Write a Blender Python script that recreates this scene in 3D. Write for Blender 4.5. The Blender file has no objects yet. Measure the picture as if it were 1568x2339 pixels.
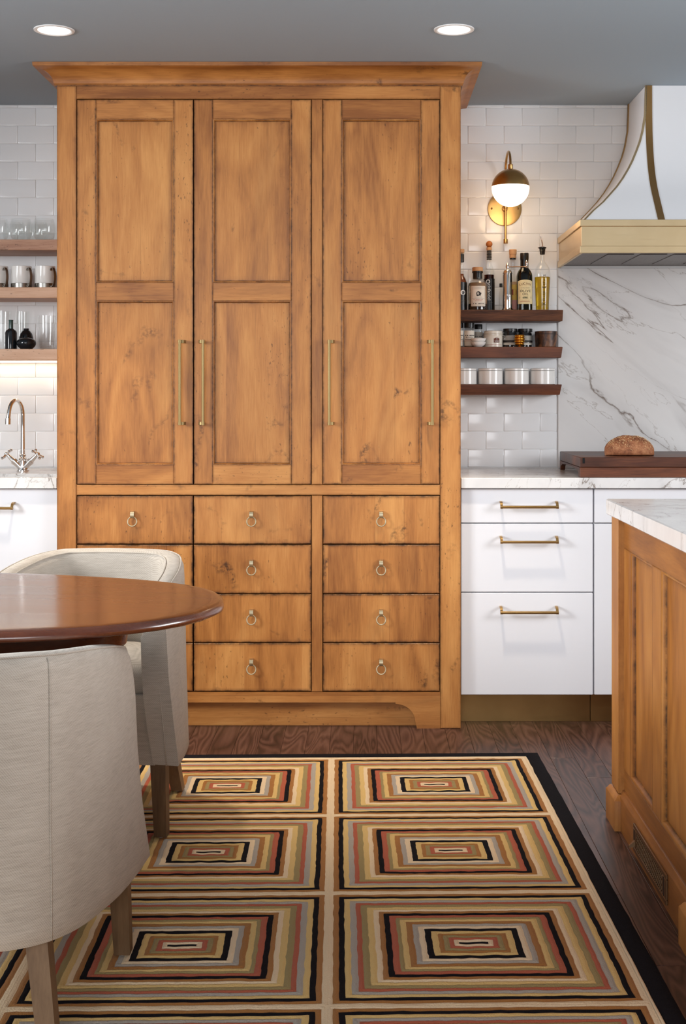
import bpy, bmesh, math, random
from mathutils import Vector, Matrix, noise as mnoise
random.seed(7)
PI = math.pi
C = bpy.context.scene.collection
S = bpy.context.scene

# ------------------------------------------------------------------ camera
cam_d = bpy.data.cameras.new('camera')
cam = bpy.data.objects.new('camera', cam_d); C.objects.link(cam)
cam.location = (0, 0, 1.217); cam.rotation_euler = (PI/2, 0, 0)
cam_d.sensor_fit = 'VERTICAL'; cam_d.sensor_height = 36.0; cam_d.sensor_width = 24.0
cam_d.lens = 36.0*3010/2339
cam_d.shift_x = -51/2339; cam_d.shift_y = -269.5/2339
cam_d.clip_start = 0.05
S.camera = cam
S.cycles.transparent_max_bounces = 40

# ------------------------------------------------------------------ world, light, exposure
S.view_settings.view_transform = 'Standard'; S.view_settings.look = 'None'
S.view_settings.gamma = 1; S.view_settings.use_curve_mapping = False
S.view_settings.exposure = 0.20
w = bpy.data.worlds.new('sky'); S.world = w; w.use_nodes = True
bg = w.node_tree.nodes['Background']; bg.inputs[0].default_value = (0.80, 0.88, 1.0, 1); bg.inputs[1].default_value = 1.0

def area(name, loc, rot, sx, sy, power, col, spread=PI):
    d = bpy.data.lights.new(name, 'AREA'); d.shape = 'RECTANGLE'; d.size = sx; d.size_y = sy
    d.energy = power; d.color = col; d.spread = spread
    o = bpy.data.objects.new(name, d); C.objects.link(o); o.location = loc; o.rotation_euler = rot
    return o
# daylight through the window in the left wall; added fill behind the camera
T_ = math.radians(24)                     # sky light comes slanting down through the panes
area('window_daylight', (-3.13, 2.55, 1.74), (0, -PI/2+T_, 0), 1.0, 1.25, 84, (0.95, 0.98, 1.0), 2.5)
area('rear_fill_light', (-0.75, -1.92, 1.55), (PI/2-T_, 0, 0), 3.0, 1.5, 50, (0.96, 0.98, 1.0), 2.5)  # unseen rear lamp, added as fill
area('right_window_daylight', (3.13, 2.75, 1.66), (0, PI/2-T_, 0), 1.1, 1.6, 58, (0.97, 0.98, 1.0), 2.5)

# ------------------------------------------------------------------ helpers
def thing(name, label, cat, loc=(0, 0, 0), rz=0, group=None):
    o = bpy.data.objects.new(name, None); C.objects.link(o); o.empty_display_size = .05
    o.location = loc; o.rotation_euler = (0, 0, rz)
    tag(o, label, cat, group); return o
def tag(o, label=None, cat=None, group=None, kind=None):
    if label: o['label'] = label
    if cat: o['category'] = cat
    if group: o['group'] = group
    if kind: o['kind'] = kind
    return o
def org(p):
    v = Vector((0, 0, 0))
    while p is not None: v += p.location; p = p.parent
    return v
def mk(name, bm, mat, parent=None, local=False, sharp=32, loc=None):
    """link a bmesh as ONE object; vertices are given in world space unless local"""
    off = Vector((0, 0, 0))
    if loc is not None: off = Vector(loc)
    elif parent is not None and not local: off = org(parent)
    if off.length: bmesh.ops.translate(bm, verts=bm.verts, vec=-off)
    bmesh.ops.recalc_face_normals(bm, faces=bm.faces)
    me = bpy.data.meshes.new(name)
    for f in bm.faces: f.smooth = True
    bm.to_mesh(me); bm.free()
    if sharp: me.set_sharp_from_angle(angle=math.radians(sharp))
    for m in (mat if isinstance(mat, (list, tuple)) else [mat]): me.materials.append(m)
    o = bpy.data.objects.new(name, me); C.objects.link(o)
    if parent is not None: o.parent = parent
    if loc is not None: o.location = Vector(loc) - (org(parent) if parent is not None else Vector((0, 0, 0)))
    return o
def copy_tree(o, parent=None):
    c = o.copy(); C.objects.link(c)
    if parent is not None: c.parent = parent
    for ch in [x for x in C.objects if x.parent == o]: copy_tree(ch, c)
    return c
def BM(): return bmesh.new()
def rings(bm, loops, glz=None, capA=True, capB=True, mat=0):
    """skin consecutive closed loops of equal length; glz: per loop glaze value"""
    lay = bm.verts.layers.float.get('glaze') or bm.verts.layers.float.new('glaze')
    V = []
    for i, L in enumerate(loops):
        row = []
        for p in L:
            v = bm.verts.new(p); row.append(v)
            if glz: v[lay] = glz[i]
        V.append(row)
    n = len(V[0]); F = []
    for a, b in zip(V, V[1:]):
        for i in range(n):
            F.append(bm.faces.new((a[i], a[(i+1) % n], b[(i+1) % n], b[i])))
    if capA: F.append(bm.faces.new(V[0]))
    if capB: F.append(bm.faces.new(V[-1]))
    for f in F: f.material_index = mat
    return V
def box(bm, x0, x1, y0, y1, z0, z1, b=0.0015, mat=0):
    """box with chamfered edges"""
    b = min(b, (x1-x0)*.45, (y1-y0)*.45, (z1-z0)*.45)
    def R(i, z):
        return [(x0+i+c, y0+i, z) if k == 0 else None for k, c in ((0, 0),)]
    def loop(i, z):
        c = b
        X0, X1, Y0, Y1 = x0+i, x1-i, y0+i, y1-i
        return [(X0+c, Y0, z), (X1-c, Y0, z), (X1, Y0+c, z), (X1, Y1-c, z), (X1-c, Y1, z), (X0+c, Y1, z), (X0, Y1-c, z), (X0, Y0+c, z)]
    rings(bm, [loop(b, z0), loop(0, z0+b), loop(0, z1-b), loop(b, z1)], mat=mat)
def rect(x0, x1, z0, z1, y, i=0):
    return [(x0+i, y, z0+i), (x1-i, y, z0+i), (x1-i, y, z1-i), (x0+i, y, z1-i)]
def front(bm, x0, x1, z0, z1, yf, yb, b=.0015, g=.012, mat=0, edge=1.0):
    """board facing the camera with a softened, glazed edge"""
    rings(bm, [rect(x0, x1, z0, z1, yb), rect(x0, x1, z0, z1, yf+b), rect(x0, x1, z0, z1, yf, b),
               rect(x0, x1, z0, z1, yf, b+g*.35), rect(x0, x1, z0, z1, yf, b+g)],
          [edge, edge, edge, edge*.45, 0], mat=mat)
def lathe(bm, prof, c=(0, 0, 0), seg=28, n=2.0, mat=0, capA=True, capB=True):
    """prof: (radius, z); n>2 gives a rounded square section"""
    loops = []
    for r, z in prof:
        L = []
        for k in range(seg):
            a = 2*PI*(k+.5)/seg
            ca, sa = math.cos(a), math.sin(a)
            f = 1.0 if n == 2 else (abs(ca)**n+abs(sa)**n)**(-1/n)
            L.append((c[0]+r*f*ca, c[1]+r*f*sa, c[2]+z))
        loops.append(L)
    rings(bm, loops, capA=capA, capB=capB, mat=mat)
def frames(path):
    T = []
    for i in range(len(path)):
        a = path[max(i-1, 0)]; b = path[min(i+1, len(path)-1)]
        T.append((b-a).normalized())
    n = Vector((0, 0, 1)) if abs(T[0].z) < .9 else Vector((1, 0, 0))
    out = []
    for t in T:
        n = (n-t*n.dot(t)).normalized(); out.append((n, t.cross(n)))
    return out
def tube(bm, path, r, seg=12, mat=0):
    path = [Vector(p) for p in path]
    fr = frames(path); rr = r if isinstance(r, (list, tuple)) else [r]*len(path)
    loops = []
    for p, (n, b), q in zip(path, fr, rr):
        loops.append([p+n*q*math.cos(2*PI*k/seg)+b*q*math.sin(2*PI*k/seg) for k in range(seg)])
    rings(bm, loops, mat=mat)
def ball(bm, c, r, seg=14, sz=1.0, mat=0):
    N = 9
    lathe(bm, [(max(r*math.sin(PI*i/N), r*.02), -r*sz*math.cos(PI*i/N)) for i in range(N+1)], c, seg, mat=mat)
def spline(pts, n=8):
    pts = [Vector(p) for p in pts]; out = []
    for i in range(len(pts)-1):
        p0 = pts[max(i-1, 0)]; p1 = pts[i]; p2 = pts[i+1]; p3 = pts[min(i+2, len(pts)-1)]
        for k in range(n):
            t = k/n
            out.append(.5*((2*p1)+(p2-p0)*t+(2*p0-5*p1+4*p2-p3)*t*t+(3*p1-p0-3*p2+p3)*t**3))
    out.append(pts[-1]); return out
def interp(tab, x):
    if x <= tab[0][0]: return tab[0][1]
    for (a, b), (c, d) in zip(tab, tab[1:]):
        if x <= c: return b+(d-b)*(x-a)/(c-a)
    return tab[-1][1]
def text_bm(body, size, spacing=1.0):
    cu = bpy.data.curves.new('t', 'FONT'); cu.body = body; cu.size = size; cu.space_character = spacing
    cu.align_x = 'CENTER'; cu.align_y = 'CENTER'; cu.resolution_u = 3
    o = bpy.data.objects.new('t', cu); C.objects.link(o)
    dg = bpy.context.evaluated_depsgraph_get(); dg.update()
    me = bpy.data.meshes.new_from_object(o.evaluated_get(dg))
    bm = BM(); bm.from_mesh(me)
    bpy.data.objects.remove(o); bpy.data.curves.remove(cu); bpy.data.meshes.remove(me)
    return bm
def wrap(bm, c, rad, z, ax=0.0, lift=.0006, n=2.0):
    """bend flat xy geometry round the vertical axis at c; rad: number or function of z"""
    for v in bm.verts:
        zz = z+v.co.y; r = rad(zz) if callable(rad) else rad
        a = v.co.x/r+ax
        f = 1.0 if n == 2 else (abs(math.cos(a))**n+abs(math.sin(a))**n)**(-1/n)
        R = (r+lift)*f
        v.co = Vector((c[0]+R*math.sin(a), c[1]-R*math.cos(a), c[2]+zz))
    return bm
def patch(wd, ht, nx=14, ny=2, arch=0):
    """flat label sheet centred on the origin, optional arched top"""
    bm = BM(); g = []
    for j in range(ny+1):
        row = []
        for i in range(nx+1):
            x = -wd/2+wd*i/nx; t = j/ny
            top = ht/2-arch*(2*x/wd)**2
            row.append(bm.verts.new((x, -ht/2+(top+ht/2)*t, 0)))
        g.append(row)
    for j in range(ny):
        for i in range(nx): bm.faces.new((g[j][i], g[j][i+1], g[j+1][i+1], g[j+1][i]))
    return bm
def disc(r, ri=0, seg=20):
    bm = BM(); o = [bm.verts.new((r*math.cos(2*PI*k/seg), r*math.sin(2*PI*k/seg), 0)) for k in range(seg)]
    if ri:
        q = [bm.verts.new((ri*math.cos(2*PI*k/seg), ri*math.sin(2*PI*k/seg), 0)) for k in range(seg)]
        for k in range(seg): bm.faces.new((o[k], o[(k+1) % seg], q[(k+1) % seg], q[k]))
    else: bm.faces.new(o)
    return bm
def join(bms):
    out = BM()
    for b in bms:
        me = bpy.data.meshes.new('j'); b.to_mesh(me); b.free(); out.from_mesh(me); bpy.data.meshes.remove(me)
    return out
def rot2(bm, ang, dx=0, dy=0):
    c, s = math.cos(ang), math.sin(ang)
    for v in bm.verts: v.co = Vector((c*v.co.x-s*v.co.y+dx, s*v.co.x+c*v.co.y+dy, 0))
    return bm

# ------------------------------------------------------------------ materials
def lin(*c):
    return tuple(((x/255)/12.92 if x/255 <= .04045 else ((x/255+.055)/1.055)**2.4) for x in c)+(1,)
class M:
    def __init__(s, name):
        s.m = bpy.data.materials.new(name); s.m.use_nodes = True
        s.t = s.m.node_tree; s.b = s.t.nodes['Principled BSDF']
    def n(s, typ, **kw):
        x = s.t.nodes.new(typ)
        for k, v in kw.items(): setattr(x, k, v)
        return x
    def l(s, a, b): s.t.links.new(a, b); return s
    def set(s, **kw):
        names = dict(col='Base Color', rough='Roughness', metal='Metallic', spec='Specular IOR Level', trans='Transmission Weight', ior='IOR',
                     coat='Coat Weight', coatr='Coat Roughness', sheen='Sheen Weight', em='Emission Color', ems='Emission Strength', sss='Subsurface Weight')
        for k, v in kw.items():
            i = s.b.inputs[names[k]]
            if hasattr(v, 'is_output') or hasattr(v, 'links'): s.l(v, i)
            else: i.default_value = v
        return s
    def val(s, v): x = s.n('ShaderNodeValue'); x.outputs[0].default_value = v; return x.outputs[0]
    def math(s, op, a, b=None, c=None, clamp=False):
        x = s.n('ShaderNodeMath', operation=op); x.use_clamp = clamp
        for i, v in enumerate((a, b, c)):
            if v is None: continue
            if isinstance(v, (int, float)): x.inputs[i].default_value = v
            else: s.l(v, x.inputs[i])
        return x.outputs[0]
    def coord(s, scale=(1, 1, 1), rot=(0, 0, 0), kind='Object', shift=None):
        tc = s.n('ShaderNodeTexCoord'); mp = s.n('ShaderNodeMapping')
        mp.inputs['Scale'].default_value = scale; mp.inputs['Rotation'].default_value = rot
        src = tc.outputs[kind]
        if shift is not None:
            va = s.n('ShaderNodeVectorMath', operation='ADD'); s.l(src, va.inputs[0]); s.l(shift, va.inputs[1]); src = va.outputs[0]
        s.l(src, mp.inputs['Vector']); return mp.outputs[0]
    def noise(s, vec, scale, detail=4, rough=.55, dist=0):
        x = s.n('ShaderNodeTexNoise'); s.l(vec, x.inputs['Vector'])
        x.inputs['Scale'].default_value = scale; x.inputs['Detail'].default_value = detail
        x.inputs['Roughness'].default_value = rough; x.inputs['Distortion'].default_value = dist
        return x.outputs['Fac']
    def ramp(s, fac, stops, interp='LINEAR'):
        x = s.n('ShaderNodeValToRGB'); x.color_ramp.interpolation = interp
        e = x.color_ramp.elements
        while len(e) > len(stops): e.remove(e[-1])
        while len(e) < len(stops): e.new(.5)
        for q, (p, c) in zip(e, stops):
            q.position = p; q.color = c if isinstance(c, tuple) else (c, c, c, 1)
        s.l(fac, x.inputs[0]); return x.outputs[0]
    def mix(s, fac, a, b, blend='MIX'):
        x = s.n('ShaderNodeMix', data_type='RGBA', blend_type=blend)
        for i, v in ((0, fac), (6, a), (7, b)):
            if isinstance(v, (int, float)): x.inputs[i].default_value = v
            elif isinstance(v, tuple): x.inputs[i].default_value = v
            else: s.l(v, x.inputs[i])
        return x.outputs[2]
    def bump(s, h, strength=.2, dist=.002):
        x = s.n('ShaderNodeBump'); x.inputs['Strength'].default_value = strength; x.inputs['Distance'].default_value = dist
        s.l(h, x.inputs['Height']); s.l(x.outputs[0], s.b.inputs['Normal']); return s
def plain(name, col, rough=.5, **kw):
    return M(name).set(col=col, rough=rough, **kw).m

def rnd_shift(m, amt=7.0):
    oi = m.n('ShaderNodeObjectInfo'); cx = m.n('ShaderNodeCombineXYZ')
    a = m.math('MULTIPLY', oi.outputs['Random'], amt)
    m.l(a, cx.inputs[0]); m.l(m.math('MULTIPLY', a, 1.7), cx.inputs[1]); m.l(m.math('MULTIPLY', a, 2.3), cx.inputs[2])
    return cx.outputs[0], oi.outputs['Random']

def honey_wood(name, axis, light, mid, dark, glaze=lin(38, 18, 8), rough=.42, boards=.105, knots=True, spec=.45):
    """old-looking alder: glued-up boards, fine fibres, knots, flecks and a dark rubbed-in glaze at the edges"""
    m = M(name); sh, rnd = rnd_shift(m)
    st = {'z': (1, 1, .07), 'x': (.07, 1, 1), 'y': (1, .07, 1)}[axis]
    st2 = {'z': (1, 1, .28), 'x': (.28, 1, 1), 'y': (1, .28, 1)}[axis]
    v1 = m.coord(st, shift=sh); v2 = m.coord(st2, shift=sh); v3 = m.coord(shift=sh)
    fib = m.noise(v1, 190, 4, .65)
    broad = m.noise(v2, 7.5, 4, .5, .8)
    ringn = m.math('FRACT', m.math('MULTIPLY', m.noise(v2, 3.2, 2, .4, .3), 11))
    ringn = m.math('ABSOLUTE', m.math('SUBTRACT', ringn, .5))
    # tone of each glued board
    sp = m.n('ShaderNodeSeparateXYZ'); m.l(m.coord(shift=sh), sp.inputs[0])
    ac = sp.outputs[{'z': 0, 'x': 2, 'y': 0}[axis]]
    cell = m.math('FLOOR', m.math('DIVIDE', ac, boards))
    wn = m.n('ShaderNodeTexWhiteNoise', noise_dimensions='1D'); m.l(cell, wn.inputs['W'])
    t = m.math('ADD', m.math('MULTIPLY', broad, .62), m.math('MULTIPLY', fib, .30))
    t = m.math('ADD', t, m.math('MULTIPLY', ringn, .16))
    t = m.math('ADD', t, m.math('MULTIPLY', m.math('SUBTRACT', wn.outputs[0], .5), .15))
    t = m.math('ADD', t, m.math('MULTIPLY', m.math('SUBTRACT', rnd, .5), .10))
    col = m.ramp(t, [(.30, dark), (.51, mid), (.76, light)])
    if knots:
        kn = m.noise(m.coord({'z': (1, 1, .55), 'x': (.55, 1, 1), 'y': (1, .55, 1)}[axis], shift=sh), 9.5, 2, .5, 1.2)
        kf = m.ramp(kn, [(.645, 0.0), (.76, 1.0)])
        sp2 = m.noise(v3, 70, 3, .6)
        kf = m.math('MULTIPLY', kf, m.ramp(sp2, [(.42, 0.0), (.60, 1.0)]))
        col = m.mix(m.math('MULTIPLY', kf, .8), col, glaze)
        fl = m.noise(m.coord({'z': (1, 1, .35), 'x': (.35, 1, 1), 'y': (1, .35, 1)}[axis], shift=sh), 165, 2, .55)
        clu = m.noise(m.coord(st2, shift=sh), 6.5, 2, .5)
        ff = m.ramp(m.math('ADD', fl, m.math('MULTIPLY', m.math('SUBTRACT', clu, .5), .34)), [(.70, 0.0), (.77, 1.0)])
        col = m.mix(m.math('MULTIPLY', ff, .6), col, glaze)
        # soft smoky stain and a dark open joint between some boards
        smoke = m.ramp(m.noise(m.coord(st2, shift=sh), 4.2, 4, .6, 1.0), [(.55, 0.0), (.78, 1.0)])
        col = m.mix(m.math('MULTIPLY', smoke, .38), col, lin(96, 56, 30))
        fr_ = m.math('FRACT', m.math('DIVIDE', ac, boards))
        jn = m.math('MULTIPLY', m.ramp(fr_, [(0.0, 1.0), (.010, 0.0)]), m.ramp(m.noise(m.coord(st2, shift=sh), 9, 2), [(.50, 0.0), (.58, 1.0)]))
        col = m.mix(m.math('MULTIPLY', jn, .75), col, glaze)
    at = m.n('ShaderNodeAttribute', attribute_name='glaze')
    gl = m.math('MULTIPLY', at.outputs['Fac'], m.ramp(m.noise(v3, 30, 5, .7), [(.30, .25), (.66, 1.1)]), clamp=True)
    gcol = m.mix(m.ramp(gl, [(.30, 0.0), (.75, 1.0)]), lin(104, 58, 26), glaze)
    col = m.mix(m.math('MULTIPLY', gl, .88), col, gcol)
    m.set(col=col, spec=spec, rough=m.math('ADD', rough-.06, m.math('MULTIPLY', broad, .14)))
    m.bump(m.math('ADD', m.math('MULTIPLY', fib, .5), broad), .10, .0012)
    return m.m
HL, HM, HD = lin(212, 151, 84), lin(183, 120, 59), lin(138, 82, 34)
wood_v = honey_wood('alder_upright', 'z', HL, HM, HD)
wood_h = honey_wood('alder_level', 'x', HL, HM, HD)
wood_y = honey_wood('alder_along_room', 'y', HL, HM, HD, knots=False)
wood_iv = honey_wood('island_alder', 'z', lin(200, 140, 74), lin(174, 113, 52), lin(136, 80, 34), knots=False, boards=.05)
wood_iy = honey_wood('island_alder_level', 'y', lin(188, 128, 68), lin(162, 103, 48), lin(126, 74, 32), knots=False)
walnut = honey_wood('walnut', 'x', lin(170, 116, 78), lin(116, 72, 45), lin(52, 28, 17), rough=.5, knots=False, boards=.2, spec=.25)
walnut_dark = honey_wood('dark_walnut', 'x', lin(138, 80, 50), lin(86, 47, 30), lin(38, 19, 13), rough=.42, knots=False, boards=.06)
walnut_y = honey_wood('dark_walnut_end', 'y', lin(138, 80, 50), lin(86, 47, 30), lin(38, 19, 13), rough=.42, knots=False, boards=.06)
shelf_pale = honey_wood('rosy_plank', 'x', lin(226, 190, 162), lin(202, 160, 130), lin(160, 114, 88), rough=.5, boards=.2)
cherry = honey_wood('cherry', 'x', lin(112, 56, 28), lin(88, 41, 20), lin(60, 27, 14), rough=.26, knots=False, boards=.11, spec=.7)
cherry.node_tree.nodes['Principled BSDF'].inputs['Coat Weight'].default_value = .65
cherry.node_tree.nodes['Principled BSDF'].inputs['Coat Roughness'].default_value = .13
leg_wood = honey_wood('smoked_oak', 'z', lin(142, 114, 84), lin(116, 90, 64), lin(84, 63, 44), rough=.5, knots=False, boards=.3)
dark_in = plain('cabinet_inside', lin(52, 30, 18), .8)

def plank_mat():
    m = M('stained_oak'); sh, rnd = rnd_shift(m, 13)
    v1 = m.coord((1, .05, 1), shift=sh); v2 = m.coord((1, .13, 1), shift=sh)
    fib = m.noise(v1, 160, 4, .6)
    r = m.math('FRACT', m.math('MULTIPLY', m.noise(v2, 9.0, 2, .35, .5), 17))
    r = m.math('ABSOLUTE', m.math('SUBTRACT', r, .5))
    t = m.math('ADD', m.math('MULTIPLY', r, .9), m.math('MULTIPLY', fib, .5))
    t = m.math('ADD', t, m.math('MULTIPLY', m.math('SUBTRACT', rnd, .5), .26))
    m.set(col=m.ramp(t, [(.18, lin(44, 27, 21)), (.42, lin(72, 46, 38)), (.85, lin(104, 72, 60))]), rough=.36, spec=.4)
    m.bump(t, .12, .001); return m.m
oak = plank_mat()
floor_base = plain('floor_gap', lin(24, 15, 12), .8)

def marble_mat(name, rot, scale, warm=.5):
    m = M(name)
    v = m.coord((1, 1, 1), rot)
    st = m.n('ShaderNodeMapping'); m.l(v, st.inputs['Vector']); st.inputs['Scale'].default_value = (.42*scale, 1.5*scale, 1.5*scale)
    v = st.outputs[0]
    wv = m.noise(v, 2.6, 3, .5); 
    n1 = m.noise(v, .95, 7, .52, .55); n2 = m.noise(v, 2.3, 7, .56, .6)
    def vein(n, w): return m.math('SUBTRACT', 1.0, m.math('DIVIDE', m.math('ABSOLUTE', m.math('SUBTRACT', n, .5)), w), clamp=True)
    a = m.math('POWER', vein(n1, .0075), 1.3); s1 = vein(n1, .055); bb_ = vein(n2, .006)
    msk = m.ramp(m.noise(v, .9, 3, .5), [(.36, 0.0), (.52, 1.0)])
    cloud = m.ramp(m.noise(v, 1.4, 4, .55), [(.40, lin(238, 236, 234)), (.75, lin(226, 224, 223))])
    col = m.mix(m.math('MULTIPLY', m.math('MULTIPLY', s1, m.ramp(wv, [(.38, 0.0), (.62, 1.0)])), .40), cloud, lin(184, 180, 178))
    col = m.mix(m.math('MULTIPLY', m.math('MULTIPLY', bb_, msk), .60), col, lin(158, 146, 136))
    col = m.mix(m.math('MULTIPLY', m.math('MULTIPLY', a, m.ramp(n2, [(.38, .15), (.55, 1.0)])), .9), col, lin(116, 98, 84))
    m.set(col=col, rough=.16, spec=.5); return m.m
marble = marble_mat('veined_marble', (0, math.radians(-36), 0), 2.0)
marble_top = marble_mat('veined_marble_slab', (0, math.radians(62), math.radians(25)), 3.2)
marble_island = marble_mat('veined_marble_island', (0, math.radians(75), math.radians(8)), 4.2)

def tile_mat():
    m = M('white_glaze'); sh, rnd = rnd_shift(m)
    col = m.mix(rnd, lin(243, 244, 245), lin(238, 239, 240))
    m.set(col=col, rough=.12, spec=.5); m.bump(m.noise(m.coord(shift=sh), 14, 2), .05, .004); return m.m
tile_m = tile_mat()
grout = plain('grout', lin(234, 232, 230), .9)
white_lac = plain('white_lacquer', lin(234, 234, 238), .38, spec=.4)
white_hood = plain('white_enamel', lin(236, 236, 238), .35)
ceil_m = plain('ceiling_dimmed_grey', lin(158, 171, 181), .9)  # grey-blue albedo carries the dim light on a ceiling taken as white
wall_m = plain('wall_paint', lin(205, 203, 200), .9)

def brass_mat(name, c1, c2, rough=.28, axis=(1, 1, 40)):
    m = M(name); n = m.noise(m.coord(axis), 12, 4, .6); b = m.noise(m.coord(), 6, 3)
    m.set(col=m.mix(b, c1, c2), metal=1.0, rough=m.math('ADD', rough-.05, m.math('MULTIPLY', n, .14)))
    m.bump(n, .04, .0006); return m.m
brass = brass_mat('antique_brass', lin(196, 160, 104), lin(166, 128, 78))
brass_pale = brass_mat('pale_brass', lin(208, 194, 164), lin(184, 168, 136), .42)
brass_hood = brass_mat('brushed_brass', lin(228, 204, 164), lin(206, 178, 134), .36, (1, 1, 60))
brass_dark = brass_mat('aged_bronze', lin(176, 140, 92), lin(150, 116, 72), .45)
handle_brass = brass_mat('handle_brass', lin(172, 150, 106), lin(146, 124, 84), .52)
brass_kick = brass_mat('kick_brass', lin(176, 142, 92), lin(136, 104, 64), .34)
bronze = brass_mat('register_bronze', lin(150, 120, 90), lin(118, 92, 68), .45)
steel = brass_mat('brushed_steel', lin(124, 117, 113), lin(92, 86, 83), .38, (30, 1, 1))
chrome = plain('polished_nickel', lin(224, 222, 220), .07, metal=1.0)
pewter = plain('pewter', lin(150, 146, 140), .3, metal=1.0)
black = plain('black_plastic', lin(20, 19, 19), .35)
black_mat_ = plain('dark_void', lin(10, 9, 9), .9)
porc = plain('porcelain', lin(236, 234, 230), .14)
cream_pot = plain('cream_stoneware', lin(232, 222, 206), .25)
def thin_glass(name, tint_, lo=.03, hi=.5):
    """thin clear wall: light passes straight through, reflections grow towards grazing angles"""
    m = M(name); t = m.t
    tr = m.n('ShaderNodeBsdfTransparent'); tr.inputs[0].default_value = tint_
    gl = m.n('ShaderNodeBsdfGlossy'); gl.inputs['Roughness'].default_value = .02; gl.inputs[0].default_value = (.95, .96, .96, 1)
    lw = m.n('ShaderNodeLayerWeight'); lw.inputs[0].default_value = .5
    f = m.math('ADD', lo, m.math('MULTIPLY', m.math('POWER', lw.outputs['Facing'], 3.5), hi))
    mx = m.n('ShaderNodeMixShader'); m.l(f, mx.inputs[0]); m.l(tr.outputs[0], mx.inputs[1]); m.l(gl.outputs[0], mx.inputs[2])
    m.l(mx.outputs[0], t.nodes['Material Output'].inputs['Surface']); return m.m
glass = thin_glass('clear_glass', (.985, .99, .988, 1))
def tint(name, col, ior=1.4, rough=0.0): return M(name).set(col=col, rough=rough, trans=1.0, ior=ior).m
oil = tint('olive_oil', lin(214, 172, 40))
green_glass = tint('dark_green_glass', lin(70, 72, 34), 1.46)
amber = tint('amber_liquid', lin(186, 96, 40))
rose = tint('rose_liquid', lin(240, 212, 184))
cork = plain('cork', lin(200, 154, 112), .8)
cork_ball = plain('turned_wood_stopper', lin(176, 104, 48), .5)
paper = plain('label_paper', lin(232, 222, 206), .7)
paper_cream = plain('cream_paper', lin(226, 208, 160), .7)
paper_pink = plain('pink_paper', lin(206, 150, 140), .7)
paper_yellow = plain('yellow_paper', lin(226, 188, 92), .7)
paper_grey = plain('grey_paper', lin(176, 172, 164), .7)
ink = plain('ink', lin(40, 34, 32), .7)
ink_red = plain('red_ink', lin(160, 70, 62), .7)
ink_brown = plain('brown_ink', lin(110, 62, 44), .7)
ink_soft = plain('grey_ink', lin(120, 112, 104), .7)
ink_white = plain('white_ink', lin(232, 230, 226), .6)
glaze_black = plain('black_glaze', lin(22, 28, 34), .12)
glaze_teal = plain('teal_glaze', lin(48, 74, 70), .14)
dark_jar = plain('dark_jar_glass', lin(30, 32, 34), .1)
spice = plain('spice', lin(170, 150, 128), .8)
gold = plain('gold_glaze', lin(214, 150, 50), .22, metal=.85)

def linen_mat():
    m = M('linen'); tc = m.n('ShaderNodeTexCoord')
    def wv(d, sc):
        x = m.n('ShaderNodeTexWave', wave_type='BANDS', bands_direction=d); m.l(tc.outputs['Object'], x.inputs['Vector'])
        x.inputs['Scale'].default_value = sc; x.inputs['Distortion'].default_value = 1.6; x.inputs['Detail'].default_value = 2; x.inputs['Detail Scale'].default_value = 3
        return x.outputs['Fac']
    h = m.math('ADD', m.math('MULTIPLY', wv('Z', 150), .5), m.math('MULTIPLY', wv('DIAGONAL', 110), .5))
    slub = m.noise(m.coord((1, 1, 12)), 26, 4, .6); big = m.noise(m.coord(), 5, 3)
    t = m.math('ADD', m.math('MULTIPLY', h, .30), m.math('ADD', m.math('MULTIPLY', slub, .45), m.math('MULTIPLY', big, .25)))
    m.set(col=m.ramp(t, [(.25, lin(148, 139, 127)), (.5, lin(182, 172, 160)), (.8, lin(204, 196, 185))]), rough=.92, spec=.15, sheen=.15)
    m.bump(m.math('ADD', h, m.math('MULTIPLY', slub, 1.2)), .28, .0012); return m.m
linen = linen_mat()

def crust_mat():
    m = M('bread_crust'); n = m.noise(m.coord(), 26, 5, .6); f = m.noise(m.coord(), 120, 3, .6)
    m.set(col=m.ramp(m.math('ADD', m.math('MULTIPLY', n, .7), m.math('MULTIPLY', f, .3)), [(.34, lin(92, 50, 28)), (.5, lin(150, 92, 58)), (.66, lin(190, 132, 90))]), rough=.75)
    m.bump(m.math('ADD', n, f), .6, .004); return m.m
crust = crust_mat()
seed_m = plain('oat_flake', lin(226, 190, 140), .8)
def cup_mat():
    m = M('spalted_wood'); n = m.noise(m.coord((1, 1, .6)), 24, 4, .6, 1.5)
    m.set(col=m.ramp(n, [(.36, lin(24, 15, 11)), (.50, lin(78, 46, 28)), (.64, lin(124, 80, 48))]), rough=.45); return m.m
cup_wood = cup_mat()

def emit(name, col, st):
    m = M(name); m.set(col=(.9, .9, .9, 1), em=col, ems=st, rough=.4); return m.m
opal = emit('lit_opal_glass', (1.0, .80, .58, 1), 2.6)
led = emit('led_diffuser', (1.0, .84, .62, 1), 1.6)
lens_m = emit('lit_lens', (1.0, .90, .78, 1), 2.6)

YARN = {'beige': lin(244, 218, 180), 'gold': lin(232, 196, 126), 'brown': lin(174, 118, 60), 'black': lin(26, 25, 30),
        'rust': lin(188, 98, 70), 'olive': lin(166, 146, 96), 'grey': lin(182, 173, 161)}
def yarn(name, col):
    m = M(name+'_wool'); n = m.noise(m.coord(), 260, 3, .7); b = m.noise(m.coord((1, 1, 1)), 16, 3)
    c = m.mix(m.math('MULTIPLY', m.math('SUBTRACT', 1.0, n), .34), col, tuple(x*.55 for x in col[:3])+(1,))
    c = m.mix(m.math('MULTIPLY', b, .12), c, tuple(x*.72 for x in col[:3])+(1,))
    m.set(col=c, rough=.95, spec=.1, sheen=.1 if name != 'black' else 0); m.bump(n, .7, .004); return m.m
yarns = {k: yarn(k, v) for k, v in YARN.items()}

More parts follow.
